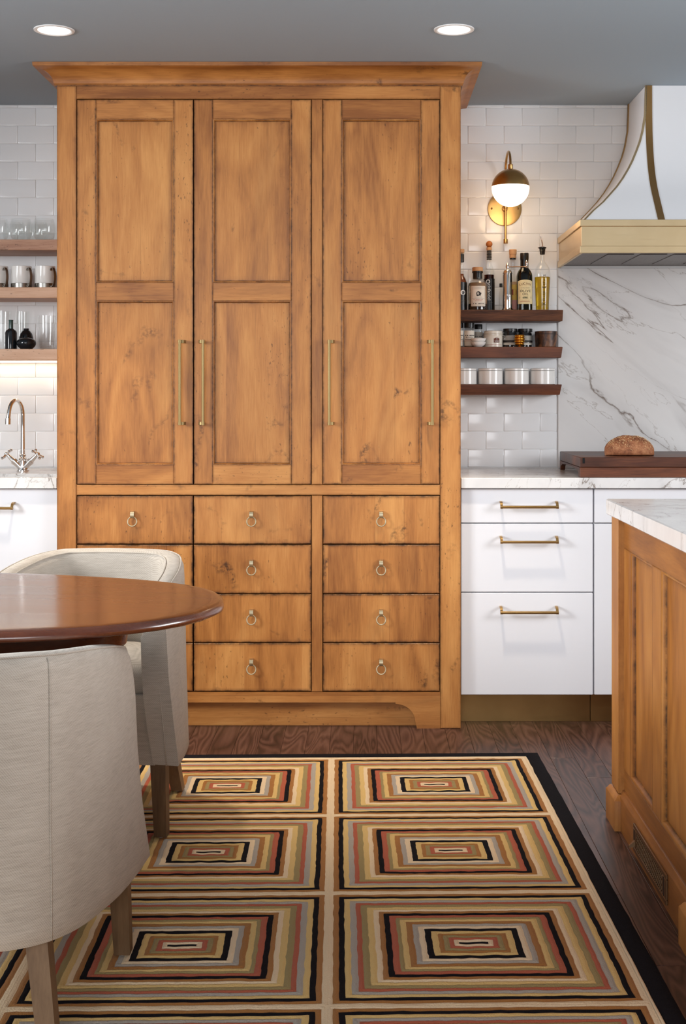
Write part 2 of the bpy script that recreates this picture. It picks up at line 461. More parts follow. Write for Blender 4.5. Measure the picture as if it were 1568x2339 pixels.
# ------------------------------------------------------------------ room shell
CZ = 2.409; WY = 5.4325
def struct(name, bm, mat): return tag(mk(name, bm, mat), kind='structure')
b = BM(); box(b, -3.3, 3.3, WY, WY+.12, -.02, CZ, .0005); wall_back = struct('wall_back', b, grout)
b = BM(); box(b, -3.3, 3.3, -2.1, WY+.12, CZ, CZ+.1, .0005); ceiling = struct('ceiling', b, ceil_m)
b = BM(); box(b, -3.3, 3.3, -2.1, WY, -.10, -.012, .0005); floor = struct('floor', b, floor_base)
def wall_with_opening(name, win, plane, a0, a1, oa, oz, mull):
    """side wall (plane x) or rear wall (plane y) with a framed window opening"""
    axis, p0, p1 = plane
    def bx(bm, u0, u1, z0_, z1_, q0, q1, bv):
        if axis == 'x': box(bm, q0, q1, u0, u1, z0_, z1_, bv)
        else: box(bm, u0, u1, q0, q1, z0_, z1_, bv)
    bm = BM()
    for q in ((a0, oa[0], -.012, CZ), (oa[1], a1, -.012, CZ), (oa[0], oa[1], -.012, oz[0]), (oa[0], oa[1], oz[1], CZ)): bx(bm, *q, p0, p1, .0005)
    struct(name, bm, wall_m)
    bm = BM(); f = .055
    for q in ((oa[0], oa[0]+f, oz[0], oz[1]), (oa[1]-f, oa[1], oz[0], oz[1]), (oa[0]+f, oa[1]-f, oz[0], oz[0]+f), (oa[0]+f, oa[1]-f, oz[1]-f, oz[1])): bx(bm, *q, p0+.02, p1+.005, .003)
    for m_ in mull: bx(bm, m_-.02, m_+.02, oz[0]+f, oz[1]-f, p0+.03, p1-.03, .003)
    struct(win, bm, white_lac)
wall_with_opening('wall_left', 'window_1', ('x', -3.3, -3.2), -2.1, WY, (1.85, 3.25), (1.12, 2.34), (2.55,))
wall_with_opening('wall_behind', 'fill_window', ('y', -2.1, -2.0), -3.2, 3.2, (-2.35, .85), (.70, 2.36), (-1.28, -.21))  # rear window is unseen, added to go with the fill lamp
wall_with_opening('wall_right', 'window_3', ('x', 3.2, 3.3), -2.1, WY, (1.9, 3.6), (1.0, 2.3), (2.75,))

# floor planks, running away from the camera
PW = .0826; plank_len = [2.6, 1.9, 2.2]
plank_mesh = {}
i = 0; x = -3.18
while x < 3.18:
    y = -1.98; j = 0; L0 = random.uniform(.9, 2.4)
    y = 5.43
    while y > 1.2:
        L = L0 if j == 0 else random.choice((1.6, 2.0, 2.4))
        ya = max(y-L, -1.98) if y-L > 1.2 else -1.98
        bb = BM(); box(bb, x+.0004, x+PW-.0004, ya+.0004, y-.0004, -.012, 0, .0007)
        mk('plank', bb, oak, floor, loc=(x+PW/2, (y+ya)/2, 0))
        y = ya; j += 1
    x += PW

# wall tiles: 3 x 6 inch, glazed, soft edges, one object each
TW, TH = .1485, .0741; ty = 5.430
tile_cache = {}
def tile(x0, x1, z0, z1):
    x0 += .0007; x1 -= .0007; z0 += .0007; z1 -= .0007
    if x1-x0 < .004 or z1-z0 < .003: return
    wd, ht = round(x1-x0, 4), round(z1-z0, 4)
    cx, cz = (x0+x1)/2, (z0+z1)/2
    loc = Vector((cx, ty+.008, cz))
    if (wd, ht) not in tile_cache:
        bb = BM(); e = min(.0035, wd*.4, ht*.4)
        R = lambda i, y: rect(-wd/2, wd/2, -ht/2, ht/2, y, i)
        rings(bb, [R(0, -.0056), R(0, -.0066), R(e*.3, -.0076), R(e, -.008)])
        o = mk('tile', bb, tile_m, wall_back, local=True, sharp=60); tile_cache[(wd, ht)] = o
    else:
        o = tile_cache[(wd, ht)].copy(); C.objects.link(o)
    o.location = loc
    o.rotation_euler = (random.uniform(-.004, .004), 0, random.uniform(-.004, .004))
rows = [2.3967-TH*k for k in range(21)]
def tiles(xa, xb, first, par, zlim=None):
    tops = [CZ-.001]+rows
    for k, (z1, z0) in enumerate(zip(tops, tops[1:])):
        z0 = max(z0, .912)
        if z1 <= z0: continue
        xe = xb(z0, z1) if callable(xb) else xb
        ph = first+(0 if (k+par) % 2 == 0 else TW/2)
        g = ph-TW*10
        while g < xe:
            a, c = max(g, xa), min(g+TW, xe)
            if c > a: tile(a, c, z0, z1)
            g += TW
# joints: right of the cabinet and left of it
tiles(.33, lambda a, c: 1.22 if a > 1.85 else .792, .497-TW/2, 0)
tiles(-2.15, -1.126, -1.359, 1)

# ------------------------------------------------------------------ tall cabinet
kx = .001593
def X(px): return (px-835)*kx
def Z(py): return 1.217+(900-py)*kx
YF = 4.795
cab = thing('pantry_cabinet', 'tall honey-stained alder pantry cabinet with three panelled doors and dark glazed edges', 'cabinet', (X(591), 5.1, 0))
xL, xR = X(130), X(1053)
b = BM(); box(b, xL+.012, xR-.012, YF+.032, 5.424, Z(1604), 2.335, .001)
mk('carcass', b, dark_in, cab)
b = BM(); box(b, xL, xL+.012, YF+.02, 5.424, 0, 2.338, .001); mk('side_panel', b, wood_v, cab)
b = BM(); box(b, xR-.012, xR, YF+.02, 5.424, 0, 2.338, .001); mk('side_panel', b, wood_v, cab)
b = BM(); front(b, xL, X(174.3), 0, 2.338, YF-.001, YF+.030, .002, .010, edge=.55); mk('stile', b, wood_v, cab)
b = BM(); front(b, X(1006.5), xR, 0, 2.338, YF-.001, YF+.030, .002, .010, edge=.55); mk('stile', b, wood_v, cab)
b = BM(); front(b, X(174.8), X(1006), Z(226), 2.338, YF, YF+.03, .0015, .008, edge=.5); mk('top_rail', b, wood_h, cab)
b = BM(); front(b, X(174.8), X(1006), Z(1131), Z(1107.5), YF, YF+.03, .002, .008, edge=.6); mk('middle_rail', b, wood_h, cab)
b = BM(); front(b, X(712.5), X(737), Z(1106.5), Z(227), YF, YF+.03, .0015, .007, edge=.5); mk('mullion', b, wood_v, cab)
b = BM(); front(b, X(712.5), X(737), Z(1580), Z(1132), YF, YF+.03, .0015, .007, edge=.5); mk('mullion', b, wood_v, cab)
# bottom rail with bracket feet: outline extruded
pts = [(X(174.8), Z(1581)), (X(174.8), 0), (X(228), 0)]
def arc(cx, cz, rx, rz, a0, a1, n=10): return [(cx+rx*math.cos(a0+(a1-a0)*k/n), cz+rz*math.sin(a0+(a1-a0)*k/n)) for k in range(n+1)]
zr = Z(1604.5)
pts += arc(X(276), Z(1648), X(276)-X(231), Z(1608)-Z(1648), PI, PI/2)
pts += [(X(276), zr), (X(904), zr)]
pts += arc(X(904), Z(1648), X(949)-X(904), Z(1608)-Z(1648), PI/2, 0)
pts += [(X(953), 0), (X(1006), 0), (X(1006), Z(1581))]
b = BM()
def inset_outline(P, y): return [(p[0], y, p[1]) for p in P]
rings(b, [inset_outline(pts, YF+.028), inset_outline(pts, YF+.001), inset_outline(pts, YF)], [.4, .5, .12])
mk('bottom_rail', b, wood_h, cab, sharp=30)
b = BM(); front(b, X(178), X(1003), 0, Z(1600), YF+.042, YF+.06, .001, .006, edge=.4); mk('toe_board', b, wood_h, cab)
# crown moulding, mitred round three sides
prof = [(0, 2.3365), (.006, 2.3365), (.008, 2.343)]
for k in range(9):
    a = PI/2*k/8
    prof.append((.010+.056*(1-math.cos(a)), 2.345+.048*math.sin(a)))
prof += [(.071, 2.395), (.072, 2.408), (.0, 2.408)]
b = BM()
loops = []
for o_, z_ in prof:
    loops.append([(xL-o_, 5.428, z_), (xL-o_, YF-o_, z_), (xR+o_, YF-o_, z_), (xR+o_, 5.428, z_)])
V = rings(b, loops, [1, .9, .5]+[.05]*9+[.35, .35, .2], capA=True, capB=True)
mk('crown_moulding', b, wood_h, cab)

def door(xa, xb, openx, hinge_px, side, lab):
    """frame of stiles and rails with two recessed panels, bead moulding and an offset bar pull"""
    za, zb = Z(1106), Z(227.5)
    xo, xp = X(openx[0]), X(openx[1]); x0, x1 = X(xa), X(xb)
    O = [(Z(645), Z(272)), (Z(1062), Z(687))]
    bb = BM()
    front(bb, x0, xo, za, zb, YF, YF+.024, .0018, .009, 0, .9)
    front(bb, xp, x1, za, zb, YF, YF+.024, .0018, .009, 0, .9)
    front(bb, xo+.0003, xp-.0003, O[0][1], zb, YF+.0002, YF+.024, .0012, .007, 1, .6)
    front(bb, xo+.0003, xp-.0003, O[1][1], O[0][0], YF+.0002, YF+.024, .0012, .006, 1, .45)
    front(bb, xo+.0003, xp-.0003, za, O[1][0], YF+.0002, YF+.024, .0012, .007, 1, .6)
    d = mk('door', bb, [wood_v, wood_h], cab)
    for z0, z1 in O:
        bb = BM()
        L = lambda i, y: rect(xo, xp, z0, z1, YF+y, i)
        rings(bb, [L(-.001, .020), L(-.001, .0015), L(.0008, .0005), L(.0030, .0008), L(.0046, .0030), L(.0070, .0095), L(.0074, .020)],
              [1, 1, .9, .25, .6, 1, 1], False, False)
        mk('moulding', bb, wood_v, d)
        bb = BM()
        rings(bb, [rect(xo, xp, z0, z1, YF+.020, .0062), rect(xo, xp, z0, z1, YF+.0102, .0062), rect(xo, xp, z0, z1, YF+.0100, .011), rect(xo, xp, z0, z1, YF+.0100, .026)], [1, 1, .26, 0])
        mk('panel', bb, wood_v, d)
    for hp, s in zip(hinge_px, side):
        bb = BM(); xb_ = X(hp); zt, zl = Z(777.5), Z(970)
        tube(bb, [(xb_, YF-.028, zl), (xb_, YF-.028, zt)], .0052, 12)
        for z in (zl+.005, zt-.005):
            tube(bb, [(xb_, YF-.028, z-.0062), (xb_, YF-.028, z+.0062)], .0062, 12)
            path = [(xb_, YF-.028, z), (xb_+s*.009, YF-.024, z), (xb_+s*.0135, YF-.012, z), (xb_+s*.0145, YF+.001, z)]
            P = spline(path, 5)
            rings(bb, [[(p.x-.0042, p.y-.001, p.z-.0055), (p.x+.0042, p.y-.001, p.z-.0055), (p.x+.0042, p.y+.0012, p.z+.0055), (p.x-.0042, p.y+.0012, p.z+.0055)] for p in P])
        mk('door_handle', bb, handle_brass, d)
    return d
door(176, 441, (219.5, 397), [413], [1], '')
door(443.5, 711, (486.5, 665.5), [466], [-1], '')
door(738, 1005, (781.5, 962), [753, 987.5], [1, -1], '')

rowsz = [(1242.5, 1133), (1355.5, 1244.5), (1467.5, 1357.5), (1579, 1469.5)]
cols = [(176, 440.5, 303), (443, 711, 574.5), (738.5, 1005, 870.5)]
ringz = [1181, 1292, 1405, 1518]
for (xa, xb, xc) in cols:
    for (za, zb), rz_ in zip(rowsz, ringz):
        bb = BM(); front(bb, X(xa), X(xb), Z(za), Z(zb), YF, YF+.026, .0022, .012, edge=1.0)
        d = mk('drawer', bb, wood_v, cab)
        cx, zt = X(xc)+.001, Z(rz_-14)
        bb = BM()  # strap bent over the ring
        P = [(YF+.001, zt), (YF-.006, zt), (YF-.015, zt-.003), (YF-.019, zt-.010), (YF-.019, zt-.020), (YF-.016, zt-.025), (YF-.012, zt-.024), (YF-.011, zt-.016), (YF-.008, zt-.010), (YF+.001, zt-.008)]
        rings(bb, [[(cx-.0068, y, z) for y, z in P], [(cx+.0068, y, z) for y, z in P]])
        mk('ring_mount', bb, brass_pale, d)
        bb = BM()
        cz = zt-.022-.0155
        pr = [(cx+.0165*math.sin(2*PI*k/28), YF-.0155+.004*math.cos(2*PI*k/28), cz+.0165*math.cos(2*PI*k/28)) for k in range(29)]
        tube(bb, pr, .0024, 8); mk('ring_pull', bb, brass_pale, d)

# ------------------------------------------------------------------ white base units
YD = 4.825
def bar_pull(xc, z, parent, half=.104, right_only=False):
    bb = BM()
    yb = YD-.034
    tube(bb, [(xc-half, yb, z), (xc+half, yb, z)], .0052, 12)
    for s in (-1, 1):
        tube(bb, [(xc+s*(half-.007), yb, z), (xc+s*(half+.002), yb, z)], .0062, 12)
        P = spline([(yb, z), (yb+.006, z+.010), (yb+.018, z+.0155), (YD+.001, z+.0165)], 5)
        xx = xc+s*(half-.0025)
        rings(bb, [[(xx-.0045, p.x, p.y-.0035), (xx+.0045, p.x, p.y-.0035), (xx+.0045, p.x-.001, p.y+.0035), (xx-.0045, p.x-.001, p.y+.0035)] for p in [Vector((a[0], a[1], 0)) for a in P]])
    return mk('drawer_pull', bb, brass, parent)
def Zd(py): return 1.217+(900-py)*.001603
base = thing('drawer_cabinet', 'white flat-front three-drawer base unit with bronze bar pulls beside the tall cabinet', 'cabinet', (.593, 5.1, 0))
b = BM(); box(b, .349, .8355, YD+.021, 5.42, .112, .871, .001); mk('carcass', b, white_lac, base)
for z0, z1, zp in ((Zd(1194), .869, Zd(1156.5)), (Zd(1352), Zd(1196.5), Zd(1236)), (.1157, Zd(1354.5), Zd(1396))):
    b = BM(); box(b, .3505, .8336, YD, YD+.020, z0, z1, .0015); d = mk('drawer', b, white_lac, base)
    bar_pull(.5975, zp, d)
b = BM(); box(b, .349, .8355, 4.897, 4.906, 0, .1125, .0008); mk('toe_kick', b, brass_kick, base)
base2 = thing('range_cabinet', 'white flat-front base unit partly hidden behind the wooden island', 'cabinet', (1.25, 5.1, 0))
b = BM(); box(b, .8375, 1.948, YD+.021, 5.42, .112, .871, .001); mk('carcass', b, white_lac, base2)
for z0, z1 in ((Zd(1194), .869), (.1157, Zd(1196.5))):
    b = BM(); box(b, .8395, 1.948, YD, YD+.020, z0, z1, .0015); mk('drawer' if z0 > .7 else 'door', b, white_lac, base2)
b = BM(); box(b, .8375, 1.948, 4.897, 4.906, 0, .1125, .0008); mk('toe_kick', b, brass_kick, base2)
b = BM(); box(b, .3495, 1.95, 4.805, 5.4205, .8725, .911, .0022)
tag(mk('countertop', b, marble_top, loc=(1.1, 5.1, .872)), 'veined white marble worktop running under the wooden stove cover', 'worktop')
b = BM(); box(b, .794, 2.3, 5.424, 5.432, .9115, 1.7355, .001)
tag(mk('marble_backsplash', b, marble, loc=(1.4, 5.43, .912)), 'white marble wall slab with grey brown veins below the range hood', 'backsplash')

# left: sink unit
sink_u = thing('sink_cabinet', 'white flat-front sink base unit left of the tall cabinet', 'cabinet', (-1.6, 5.1, 0))
b = BM(); box(b, -2.1, -1.1265, YD+.021, 4.86, .112, .871, .001); mk('carcass', b, white_lac, sink_u)
b = BM(); box(b, -2.1, -1.1265, 5.36, 5.42, .112, .871, .001); mk('back_panel', b, white_lac, sink_u)
b = BM(); box(b, -2.1, -1.128, YD, YD+.020, .1157, .869, .0015); d = mk('door', b, white_lac, sink_u)
bar_pull(-1.388, Zd(1159), d)
b = BM(); box(b, -2.1, -1.1265, 4.897, 4.906, 0, .1125, .0008); mk('toe_kick', b, brass_kick, sink_u)
b = BM()
for q in ((-2.1, -1.1265, 4.805, 4.852), (-2.1, -1.1265, 5.06, 5.4205), (-2.1, -1.95, 4.852, 5.06), (-1.15, -1.1265, 4.852, 5.06)):
    box(b, q[0], q[1], q[2], q[3], .8725, .911, .0008)
tag(mk('sink_countertop', b, marble_top, loc=(-1.6, 5.1, .872)), 'white marble worktop around the sink at the left edge', 'worktop')
b = BM()
for q in ((-1.95, -1.15, 5.058, 5.07, .70, .872), (-1.95, -1.15, 4.862, 4.872, .70, .872), (-1.96, -1.95, 4.872, 5.058, .70, .872), (-1.16, -1.15, 4.872, 5.058, .70, .872), (-1.95, -1.16, 4.872, 5.058, .69, .70)):
    box(b, *q, b=.002)
sk = thing('sink', 'white undermount sink let into the marble worktop below the faucet', 'sink', (-1.55, 4.96, .69))
mk('basin', b, porc, sk)
b = BM(); lathe(b, [(.022, 0), (.024, .002), (.018, .003), (.004, .0015)], (-1.45, 4.965, .7)); mk('drain', b, chrome, sk)

# faucet
fx, fy = -1.3605, 5.23
fc = thing('faucet', 'polished nickel gooseneck faucet with two splayed cross handles', 'faucet', (fx, fy, .911))
b = BM(); lathe(b, [(.026, 0), (.026, .004), (.016, .008), (.014, .02), (.0135, .042), (.016, .046), (.016, .052), (.012, .056)], (fx, fy, .911)); mk('body', b, chrome, fc)
b = BM()
path = [(fx, fy, .962), (fx, fy, 1.02), (fx, fy, 1.08), (fx, fy, 1.135)]
path += [(fx-.012*(1-math.cos(a)), fy-.058*(1-math.cos(a)), 1.135+.058*math.sin(a)) for a in [PI*k/12 for k in range(1, 12)]]
path += [(fx-.025, fy-.117, 1.13), (fx-.026, fy-.120, 1.112)]
tube(b, path, [.0098, .0088]+[.0082]*(len(path)-2), 14)
tube(b, [(fx-.026, fy-.1195, 1.122), (fx-.0265, fy-.121, 1.099)], .0108, 14)
lathe(b, [(.0098, 0), (.0135, .003), (.0135, .008), (.0098, .011)], (fx, fy, .968)); mk('spout', b, chrome, fc)
for s in (-1, 1):
    dr = Vector((s*.70, -.10, .70)).normalized(); o0 = Vector((fx, fy, .918))
    b = BM(); tube(b, [o0+dr*t for t in (.008, .040, .0405, .050, .0505, .068, .075, .084)], [.0125, .0125, .0142, .0142, .0105, .0085, .0075, .0075], 14)
    h = mk('handle_stem', b, chrome, fc)
    b = BM(); c0 = o0+dr*.087; ball(b, c0, .0095)
    u = dr.cross(Vector((0, 1, 0))).normalized(); v = dr.cross(u)
    for ang in (PI/4, 3*PI/4, 5*PI/4, 7*PI/4):
        e = u*math.cos(ang)+v*math.sin(ang)
        tube(b, [c0, c0+e*.012, c0+e*.024], [.005, .0036, .0036], 8); ball(b, c0+e*.027, .0062, 10)
    mk('cross_handle', b, chrome, h)

# ------------------------------------------------------------------ shelves
def shelf(x0, x1, yf, z0, z1, mat, label, bev=0, name='wall_shelf', grp=None):
    bb = BM()
    L = lambda z, dx, dy: [(x0, yf+dy, z), (x1-dx, yf+dy, z), (x1-dx, 5.428, z), (x0, 5.428, z)]
    rings(bb, [L(z0, bev+.001, .003+bev*.3), L(z0+.002, bev, .0015+bev*.3), L(z1-.002, 0, 0), L(z1, .0015, .0015)])
    return tag(mk(name, bb, mat, loc=((x0+x1)/2, 5.35, z0)), label, 'shelf', grp)
SZ = [1.5538, 1.4064, 1.2556]
shelf(.350, .793, 5.28, 1.5095, SZ[0], walnut, 'walnut wall shelf under the brass sconce, carrying the oil and vinegar bottles', .002, grp='walnut shelves')
shelf(.350, .791, 5.28, 1.3626, SZ[1], walnut_dark, 'dark walnut wall shelf carrying jars, small bowls and a gold honey pot', .005, grp='walnut shelves')
shelf(.350, .788, 5.28, 1.2135, SZ[2], walnut_dark, 'lowest dark walnut shelf carrying four white lidded canisters', .008, grp='walnut shelves')
LZ = [1.8262, 1.638, 1.3947]
shelf(-2.1, -1.1265, 5.194, 1.7844, LZ[0], shelf_pale, 'rosy brown plank shelf holding clear stemless glasses', 0, grp='plank shelves at the left')
shelf(-2.1, -1.1265, 5.194, 1.596, LZ[1], shelf_pale, 'rosy brown plank shelf holding white mugs', 0, grp='plank shelves at the left')
s3 = shelf(-2.1, -1.1265, 5.194, 1.3525, LZ[2], shelf_pale, 'rosy brown plank shelf with a light strip below, holding dark vases', 0, grp='plank shelves at the left')
b = BM(); box(b, -2.1, -1.13, 5.385, 5.41, 1.3455, 1.3523, .001)
mk('light_strip', b, led, s3, loc=(-1.6, 5.40, 1.349))
area('shelf_strip_light', (-1.615, 5.396, 1.343), (0, 0, 0), .95, .02, .45, (1.0, .80, .55)).parent = None

# ------------------------------------------------------------------ things on the right shelves
def lettering(parent, body, size, c, rad, z, mat, ax=0, spacing=1.0, rot=0, lift=.0009, n=2.0, dx=0):
    t = text_bm(body, size, spacing)
    if rot: rot2(t, rot)
    if dx:
        for v in t.verts: v.co.x += dx
    return mk('lettering', wrap(t, c, rad, z, ax, lift, n), mat, parent, sharp=0)
def scribble(parent, rows_, c, rad, mat, ax=0, lift=.0011, n=2.0, name='small_print'):
    """print too small to read in the photograph: broken rows of short dashes; rows_: (z, width, height)"""
    rs = random.Random(5); L = []
    for z_, wd, ht in rows_:
        x_ = -wd/2
        while x_ < wd/2:
            l_ = rs.uniform(.5, 1.3)*ht
            p = patch(l_, ht*rs.uniform(.75, 1), 1, 1); rot2(p, 0, x_+l_/2, 0); L.append(wrap(p, c, rad, z_, ax, lift, n)); x_ += l_+ht*rs.choice((.35, .35, 1.0))
    return mk(name, join(L), mat, parent, sharp=0)
def label_patch(parent, wd, ht, c, rad, z, mat, ax=0, lift=.0004, arch=0, name='label', n=2.0, ny=2):
    return mk(name, wrap(patch(wd, ht, arch=arch, ny=ny), c, rad, z, ax, lift, n), mat, parent, sharp=0)
def shell(prof, t=.002):
    """closed glass wall: outer profile then inner profile"""
    inner = [(max(r-t, .0008), z) for r, z in prof if z > t*1.5]
    inner = [(max(prof[0][0]-t*1.5, .001), prof[0][1]+t*1.5)]+inner
    return list(prof)+inner[::-1]
Y1 = 5.345; z0 = SZ[0]
# a: hidden half behind the cabinet edge
c = (.386, Y1, z0)
t = thing('vinegar_bottle', 'amber bottle with a black seal and pale cork, half hidden by the cabinet edge', 'bottle', c, group='bottles on the top walnut shelf')
P = [(.024, 0), (.0265, .003), (.0265, .118), (.024, .128), (.0165, .142), (.0145, .155), (.0142, .232), (.0155, .233), (.0155, .237)]
b = BM(); lathe(b, shell(P), c, capA=True, capB=True); g_ = mk('bottle_body', b, glass, t)
b = BM(); lathe(b, [(.0244, .004), (.0246, .118), (.022, .127), (.0145, .141), (.0128, .15)], c); mk('contents', b, amber, t)
b = BM(); lathe(b, [(.0271, .002), (.0271, .115)], c, capA=False, capB=False); lb = mk('label', b, black, t)
scribble(lb, ((.040, .024, .0016), (.035, .020, .0014), (.028, .018, .0009)), c, .0271, ink_soft, .30)
b = wrap(disc(.0105), c, .0271, .073, .32, .0005); mk('emblem', b, ink_white, lb)
b = join([wrap(rot2(disc(.0018), 0, .004*math.cos(k), .004*math.sin(k)+.001), c, .0271, .073, .32, .0009) for k in (0, 1.2, 2.4, 3.6, 4.8)]+[wrap(patch(.0012, .008, 2, 1), c, .0271, .070, .32, .0009)])
mk('emblem_tree', b, ink, lb)
b = BM(); lathe(b, [(.0148, .198), (.0150, .199), (.0150, .229), (.0148, .230)], c, capA=False, capB=False); mk('seal', b, black, t)
b = BM(); lathe(b, [(.013, .233), (.0135, .236), (.016, .2365), (.0165, .249), (.0155, .2505)], c); mk('cork', b, cork, t)
# b: squat bottle
c = (.4546, 5.333, z0)
t = thing('liqueur_bottle', 'squat round-shouldered bottle with a fat cork and a stamp-edged paper label', 'bottle', c, group='bottles on the top walnut shelf')
P = [(.038, 0), (.041, .003), (.041, .100), (.038, .112), (.030, .122), (.0205, .129), (.0185, .133), (.0185, .158)]
b = BM(); lathe(b, shell(P, .003), c); mk('bottle_body', b, glass, t)
b = BM(); lathe(b, [(.0376, .005), (.0378, .026), (.0376, .0265)], c); mk('dark_contents', b, tint('dark_liquor', lin(60, 34, 24)), t)
b = BM(); lathe(b, [(.0378, .027), (.0378, .099), (.035, .109), (.032, .113)], c); mk('contents', b, rose, t)
b = BM(); lathe(b, [(.0188, .128), (.0192, .130), (.0192, .152), (.0222, .153), (.0222, .159), (.0188, .1595)], c); mk('collar', b, black, t)
b = BM(); lathe(b, [(.019, .1595), (.0215, .160), (.0215, .1745), (.020, .1755)], c); mk('cork', b, cork, t)
lb = label_patch(t, .060, .080, c, .041, .0565, paper)
teeth = []
for k in range(16):
    for s in (-1, 1):
        p = patch(.002, .0016, 1, 1); rot2(p, 0, -.0285+.0038*k, s*.0404); teeth.append(wrap(p, c, .041, .0565, 0, .0004))
for k in range(20):
    for s in (-1, 1):
        p = patch(.0016, .002, 1, 1); rot2(p, 0, s*.0304, -.038+.004*k); teeth.append(wrap(p, c, .041, .0565, 0, .0004))
mk('stamp_edge', join(teeth), paper, lb, sharp=0)
bars = []
for (wd, ht, dx, dy) in ((.052, .0008, 0, .036), (.052, .0008, 0, .029), (.0008, .072, -.026, 0), (.0008, .072, .026, 0), (.052, .0008, 0, -.010), (.052, .0008, 0, -.024), (.052, .0008, 0, -.036)):
    p = patch(wd, ht, 6 if wd > .01 else 1, 1); rot2(p, 0, dx, dy); bars.append(wrap(p, c, .041, .0565, 0, .0009))
mk('label_rule', join(bars), ink_soft, lb, sharp=0)
L = []
for (r_, dx, dy, sq) in ((.0088, 0, .0105, 1.0), (.0045, .0065, .0085, .8), (.0035, .0060, .0040, .7), (.0050, -.003, .0030, .5), (.0036, .0085, .0115, .7)):
    p = disc(r_, 0, 14)
    for v in p.verts: v.co.y *= sq
    L.append(wrap(rot2(p, 0, dx, dy), c, .041, .0565, 0, .0009))
mk('portrait_mark', join(L), ink, lb, sharp=0)
p = disc(.0042, 0, 14)
for v in p.verts: v.co.y *= 1.35
mk('portrait_face', wrap(rot2(p, .15, -.0015, .0105), c, .041, .0565, 0, .0013), paper_grey, lb, sharp=0)
scribble(lb, ((.0425, .040, .0020), (.0375, .028, .0018)), c, .041, ink_red)
scribble(lb, ((.0890, .024, .0012), (.0525, .030, .0010), (.0495, .030, .0010)), c, .041, ink_soft)
scribble(lb, ((.0265, .044, .0045),), c, .041, ink_soft)
# c: slim vinegar bottle
c = (.5065, 5.386, z0)
t = thing('slim_bottle', 'slim tall bottle with a round wooden stopper, banded neck and black label', 'bottle', c, group='bottles on the top walnut shelf')
P = [(.020, 0), (.0222, .003), (.0222, .158), (.020, .172), (.0135, .190), (.0098, .204), (.0095, .252)]
b = BM(); lathe(b, shell(P), c); mk('bottle_body', b, glass, t)
b = BM(); lathe(b, [(.0203, .004), (.0203, .150)], c); mk('contents', b, tint('zinfandel_vinegar', lin(70, 16, 18)), t)
b = BM(); lathe(b, [(.0227, .002), (.0227, .134)], c, capA=False, capB=False); lb = mk('label', b, black, t)
lettering(lb, 'zinfandel', .017, c, .0227, .078, ink_white, -.10, 1.1, -PI/2)
mk('ring_mark', wrap(disc(.0085, .0052), c, .0227, .121, -.30, .0006), ink_white, lb, sharp=0)
scribble(lb, ((.035, .013, .0014),), c, .0227, ink_soft, .30)
for k in range(6):
    b = BM(); lathe(b, [(.0100, .212+.0064*k), (.0106, .2125+.0064*k), (.0106, .2155+.0064*k), (.0100, .216+.0064*k)], c, 20, capA=False, capB=False); mk('neck_band', b, black, t)
b = BM(); lathe(b, [(.0105, .2505), (.0112, .251), (.0112, .262), (.0095, .263)], c, 20); mk('stopper_collar', b, cork, t)
b = BM(); ball(b, (c[0], c[1], c[2]+.2755), .0138, 20); mk('stopper', b, cork_ball, t)
# d: small bottle
c = (.5550, 5.388, z0)
t = thing('tiny_bottle', 'tiny clear bottle with a black cap beside the silver pepper mill', 'bottle', c, group='bottles on the top walnut shelf')
P = [(.0082, 0), (.009, .002), (.009, .074), (.0055, .086), (.0048, .100)]
b = BM(); lathe(b, shell(P, .0013), c, 20); mk('bottle_body', b, glass, t)
b = BM(); lathe(b, [(.0056, .100), (.0062, .101), (.0062, .114), (.0056, .115)], c, 18); mk('cap', b, black, t)
# e: pepper mill with crank
c = (.5748, 5.325, z0)
t = thing('pepper_mill', 'polished silver pepper mill with a sideways crank and pointed finial', 'pepper mill', c)
b = BM(); lathe(b, [(.025, 0), (.0255, .003), (.0215, .007), (.0188, .011), (.0185, .060), (.0188, .061), (.0188, .063), (.0185, .064), (.0185, .147), (.020, .148), (.020, .152), (.0188, .1525)], c, 32); mk('barrel', b, chrome, t)
b = BM(); lathe(b, [(.0185, .1526), (.0175, .158), (.0145, .163), (.009, .167), (.006, .169), (.0055, .173)], c, 28); mk('dome', b, chrome, t)
b = BM(); lathe(b, [(.004, .171), (.0068, .173), (.0078, .177), (.0065, .182), (.0040, .188), (.0015, .194)], c, 18); mk('finial', b, chrome, t)
b = BM(); tube(b, [(c[0], c[1], z0+.175), (c[0]+.025, c[1]-.010, z0+.1765), (c[0]+.050, c[1]-.022, z0+.1755), (c[0]+.0735, c[1]-.031, z0+.1755)], [.0034, .0024, .0024, .0032], 10)
mk('crank', b, chrome, t)
b = BM(); lathe(b, [(.003, -.006), (.0048, -.002), (.0035, .004), (.0055, .010), (.0060, .015), (.0035, .022), (.001, .026)], (c[0]+.0735, c[1]-.031, z0+.1755), 14); mk('crank_knob', b, chrome, t)
b = BM(); tube(b, [(c[0]+.002, c[1]-.018, z0+.040), (c[0]+.002, c[1]-.024, z0+.040)], .0032, 12); mk('stud', b, brass_dark, t)
